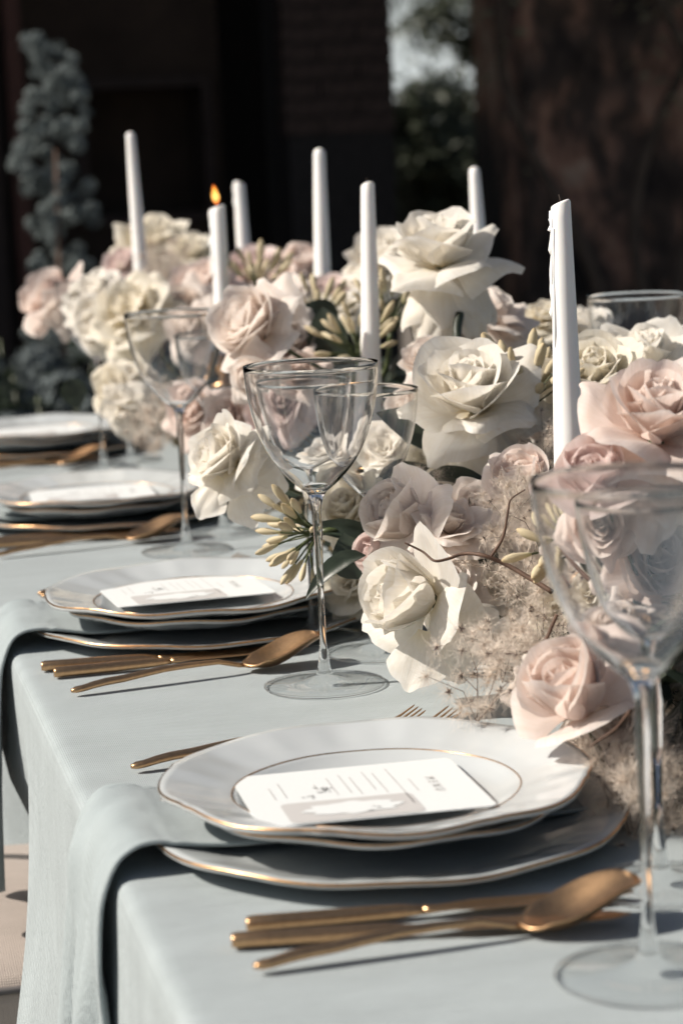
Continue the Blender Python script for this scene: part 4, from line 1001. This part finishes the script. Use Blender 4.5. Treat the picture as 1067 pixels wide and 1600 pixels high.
leaf(1062, 1190, 1.60, (0, 1, 0), (-.3, .1, .9), 1, 1.1, 'dark leaf at the right edge low behind the glass')
leaf(700, 700, 2.12, (-.6, .5, .2), (.2, .5, .8), 0, 1.2, 'dark leaf left below the big open white rose')
leaf(110, 590, 3.3, (.2, -1, .1), (.0, .2, .9), 1, .9, 'olive leaf hanging under the farthest tall glass')
leaf(740, 845, 1.9, (.3, -.9, .1), (.0, .2, .9), 1, .7, 'brown dark leaf between blush roses')
# dark stem below the highest rose
o = obj('flower_stem', MB().tube(spline([at(718, 490, 2.28), at(714, 520, 2.27), at(720, 560, 2.26), at(725, 640, 2.3)], 5), .0045, 8).build('flower_stem', M['leaf'])); tag(o, 'thick dark green stem carrying the highest white rose', 'stem')
# filler foliage: dark leaves and dry moss in the heart of the runner, too many to count
def filler(name, mat, n, zf, s0, s1, seed, label):
    rr = random.Random(seed); v = []; f = []
    for k in range(n):
        y = rr.uniform(1.12, 3.72); cxx = .53; hw = .17
        x = cxx+rr.uniform(-1, 1)*hw
        if y < 1.5: x = .46+rr.uniform(-.6, 1)*hw*.9
        top = zf*(1-((x-cxx)/(hw*1.3))**2)*(.75+.25*noise.noise(Vector((x*9, y*9, 0))))
        z = TZ+.004+rr.random()**.7*max(.01, top)
        c = Vector((x, y, z)); a = Vector((rr.gauss(0, 1), rr.gauss(0, 1), rr.gauss(0, .6))).normalized(); b = a.cross(Vector((rr.gauss(0, .4), rr.gauss(0, .4), 1))).normalized(); s = rr.uniform(s0, s1); nz_ = a.cross(b)
        i = len(v); v += [c-a*s, c-a*s*.1+b*s*.42+nz_*s*.1, c+a*s-nz_*s*.15, c-a*s*.1-b*s*.42+nz_*s*.1]; f.append((i, i+1, i+2, i+3))
    o = obj(name, mesh(name, v, f, mat, False)); tag(o, label, 'foliage', kind='stuff')
filler('foliage', M['leaf'], 5200, .20, .012, .03, 3, 'dark green foliage packed under the blooms of the centrepiece')
filler('moss', M['moss'], 7000, .07, .004, .010, 5, 'dry brown moss along the foot of the centrepiece')

# ------------------------------------------------------------------ candles
def candle(px, ptop, pbase, D, wtop, wbase, label, lean=0, lit=False, drips=None, flat=True, wick=True):
    b = at(px+lean, pbase, D); t_ = at(px, ptop, D); k = D/FPX
    r0, r1 = wbase/2*k, wtop/2*k; ax = (t_-b); extra = .09; ax_n = Vector((0, 0, 1)).lerp(ax.normalized(), .75).normalized(); foot = b-ax_n*extra
    if foot.z < TZ+.02: extra = (b.z-TZ-.02); foot = b-ax_n*extra
    L = ax.length+extra
    q = ax_n.to_track_quat('Z', 'Y').to_matrix().to_4x4()
    t = thing('candle', label, 'candle', mw=Matrix.Translation(foot) @ q, group='white taper candles')
    rb = r0+(r0-r1)*extra/max(ax.length, .01)*.6
    n = 32; pr = []
    for i in range(29):
        s = i/28; pr.append((rb+(r1-rb)*s**1.15, s*(L-.002)))
    if flat: pr += [(r1*.92, L-.0006), (r1*.80, L), (r1*.62, L-.001), (r1*.35, L-.0035), (r1*.1, L-.0045)]
    else: pr += [(r1*.93, L+r1*.25), (r1*.72, L+r1*.55), (r1*.4, L+r1*.75), (r1*.08, L+r1*.82)]
    rr = random.Random(int(px)); ph = rr.random()*6
    def fr(t__, i):
        return 1+.012*math.sin(t__*3+i*.4+ph), (.0022*math.cos(t__-ph) if i > 27 and flat else 0)
    obj('wax', lathe('wax', pr, M['wax'], n, fr, cap0=True, cap1=True), t)
    if wick: obj('wick', MB().tube([(0, 0, L-.005), (.0003, 0, L+.002), (.0012, 0, L+.006)], [.0007, .0006, .0005], 6).build('wick', M['wick']), t)
    holder = lathe('candle_holder', [(.0, -.02), (.020, -.02), (.022, -.017), (.008, -.012), (.007, -.004), (rb+.003, .002), (rb+.0035, .018), (rb+.0005, .018), (rb+.0005, .004)], M['brass'], 32)
    obj('candle_holder', holder, t)
    left = q.to_3x3().inverted() @ (-r0_)
    a0 = math.atan2(left.y, left.x)
    for (s, ln, sz, da) in (drips or []):
        z1 = L-s; pts = []; rad = []
        for k_ in range(9):
            u = k_/8; z = z1-ln*u; rr_ = rb+(r1-rb)*(z/L)**1.15; pts.append((math.cos(a0+da)*(rr_+sz*.1), math.sin(a0+da)*(rr_+sz*.1), z)); rad.append(sz*(.45+.25*math.sin(u*9+s*90)+ (.55*math.exp(-((u-.9)/.12)**2)))*min(1, (1-u)*6+.2))
        obj('wax_drip', MB().tube(pts, rad, 8).build('wax_drip', M['wax']), t)
    if lit:
        ma, n_, b_ = newmat('candle_flame'); n_.nodes.remove(b_); em = n_.nodes.new('ShaderNodeEmission')
        tc = n_.nodes.new('ShaderNodeTexCoord'); sp_ = n_.nodes.new('ShaderNodeSeparateXYZ'); n_.links.new(tc.outputs['Generated'], sp_.inputs[0])
        rp = ramp(n_, sp_.outputs[2], [(0, (.9, .12, .02)), (.35, (1, .55, .14)), (.75, (1, .35, .05)), (1, (.8, .10, .02))]); n_.links.new(rp.outputs[0], em.inputs[0]); em.inputs[1].default_value = 1.9
        n_.links.new(em.outputs[0], n_.nodes['Material Output'].inputs[0])
        fl = lathe('flame', [(.0003, 0), (.0030, .003), (.0050, .008), (.0052, .012), (.0038, .018), (.0018, .024), (.0002, .029)], ma, 20, lambda t__, i: (1, 0))
        obj('flame', fl, t, (.0012, 0, L+.003), (0, R(8), 0), .85)
dr = [(.006, .034, .0019, -.1), (.012, .050, .0017, .35), (.030, .040, .0021, -.15), (.055, .032, .0022, .05), (.020, .090, .0018, .6), (.012, .010, .0024, -.05)]
candle(875, 318, 752, 1.80, 31, 50, 'nearest thick white taper candle with wax drips down its left side', 15, drips=dr)
candle(577, 289, 600, 2.45, 21, 33, 'slim unlit white candle in the middle with its base behind the glass rim', 3)
candle(500, 240, 440, 3.15, 18, 27, 'tall white candle with rounded tip left of the middle', 4, flat=False, wick=False)
candle(341, 323, 470, 3.0, 22, 26, 'burning white candle with an orange flame and long drips', 6, lit=True, drips=[(.004, .05, .004, -.1), (.02, .07, .003, .2), (.05, .04, .003, .4)])
candle(373, 286, 392, 3.6, 17, 22, 'white candle just behind the burning one', 8, drips=[(.004, .03, .002, 0)])
candle(203, 213, 400, 3.55, 14, 23, 'leftmost white candle leaning slightly at the far end', 16, flat=False, wick=False)
candle(740, 268, 385, 3.1, 17, 25, 'rounded white candle behind the highest white rose', 8, flat=False, wick=False)

# ------------------------------------------------------------------ chairs
def chair():
    t = thing('dining_chair', '', 'chair', group='slipcovered chairs along the left table side')
    nx, ny = 18, 18; v = []; f = []
    w_, d_, z0, z1 = .215, .225, .395, .470
    prof_ = [(0.0, z0), (1, z0), (1.01, z0+.02), (1.01, z1-.025), (.985, z1-.007), (.94, z1), (.6, z1+.012), (.0, z1+.016)]
    n = 48
    for (s, z) in prof_:
        for k in range(n):
            a = 2*math.pi*k/n; c, s_ = math.cos(a), math.sin(a); m_ = 1/max(1e-6, (abs(c)**7+abs(s_)**7)**(1/7)); v.append((d_*s*c*m_+ (0 if s else 0), w_*s*s_*m_, z))
    for i in range(len(prof_)-1):
        for k in range(n): f.append((i*n+k, i*n+(k+1) % n, (i+1)*n+(k+1) % n, (i+1)*n+k))
    obj('seat', mesh('seat', v, f, M['slip']), t)
    pts = []
    for k in range(49):
        a = 2*math.pi*k/48; c, s_ = math.cos(a), math.sin(a); m_ = 1/((abs(c)**7+abs(s_)**7)**(1/7)); pts.append((d_*1.005*c*m_, w_*1.005*s_*m_, z1-.010))
    obj('piping', MB().tube(pts, .0035, 6, False).build('piping', M['piping']), t)
    # skirt
    v = []; f = []
    for j in range(8):
        for k in range(97):
            a = 2*math.pi*k/96; c, s_ = math.cos(a), math.sin(a); m_ = 1/((abs(c)**7+abs(s_)**7)**(1/7)); fo = 1.0+.012*j*(.4+.6*math.sin(a*14)*.5)*.3
            v.append((d_*1.003*c*m_*fo, w_*1.003*s_*m_*fo, z0+.01-j*.052))
    for j in range(7):
        for k in range(96): a = j*97+k; f.append((a, a+1, a+98, a+97))
    obj('skirt', mesh('skirt', v, f, M['slip']), t)
    for sy in (-1, 1): obj('back_post', MB().tube([(-.20, sy*.185, .44), (-.235, sy*.185, .7), (-.28, sy*.18, .93)], [.013, .012, .011], 8).build('back_post', M['chairleg']), t)
    obj('top_rail', MB().tube([(-.28, -.19, .92), (-.292, -.09, .935), (-.295, 0, .94), (-.292, .09, .935), (-.28, .19, .92)], .014, 8).build('top_rail', M['chairleg']), t)
    for sx in (-1, 1):
        for sy in (-1, 1): obj('leg', MB().tube([(sx*.19, sy*.18, .0), (sx*.185, sy*.175, .395)], [.014, .02], 8).build('leg', M['chairleg']), t)
    return t
c0 = chair()
names_ = ['beige slipcovered chair pushed under the cloth at the second place setting', 'beige slipcovered chair at the third place setting', 'beige slipcovered chair at the farthest place setting', 'beige slipcovered chair at the nearest place setting']
for k, (x, y) in enumerate(((-.13, PY[1]+.12), (-.16, PY[2]+.1), (-.16, PY[3]), (-.36, PY[0]-.03))):
    o = c0 if k == 0 else copy_tree(c0); o.location = (x, y, 0); o['label'] = names_[k]
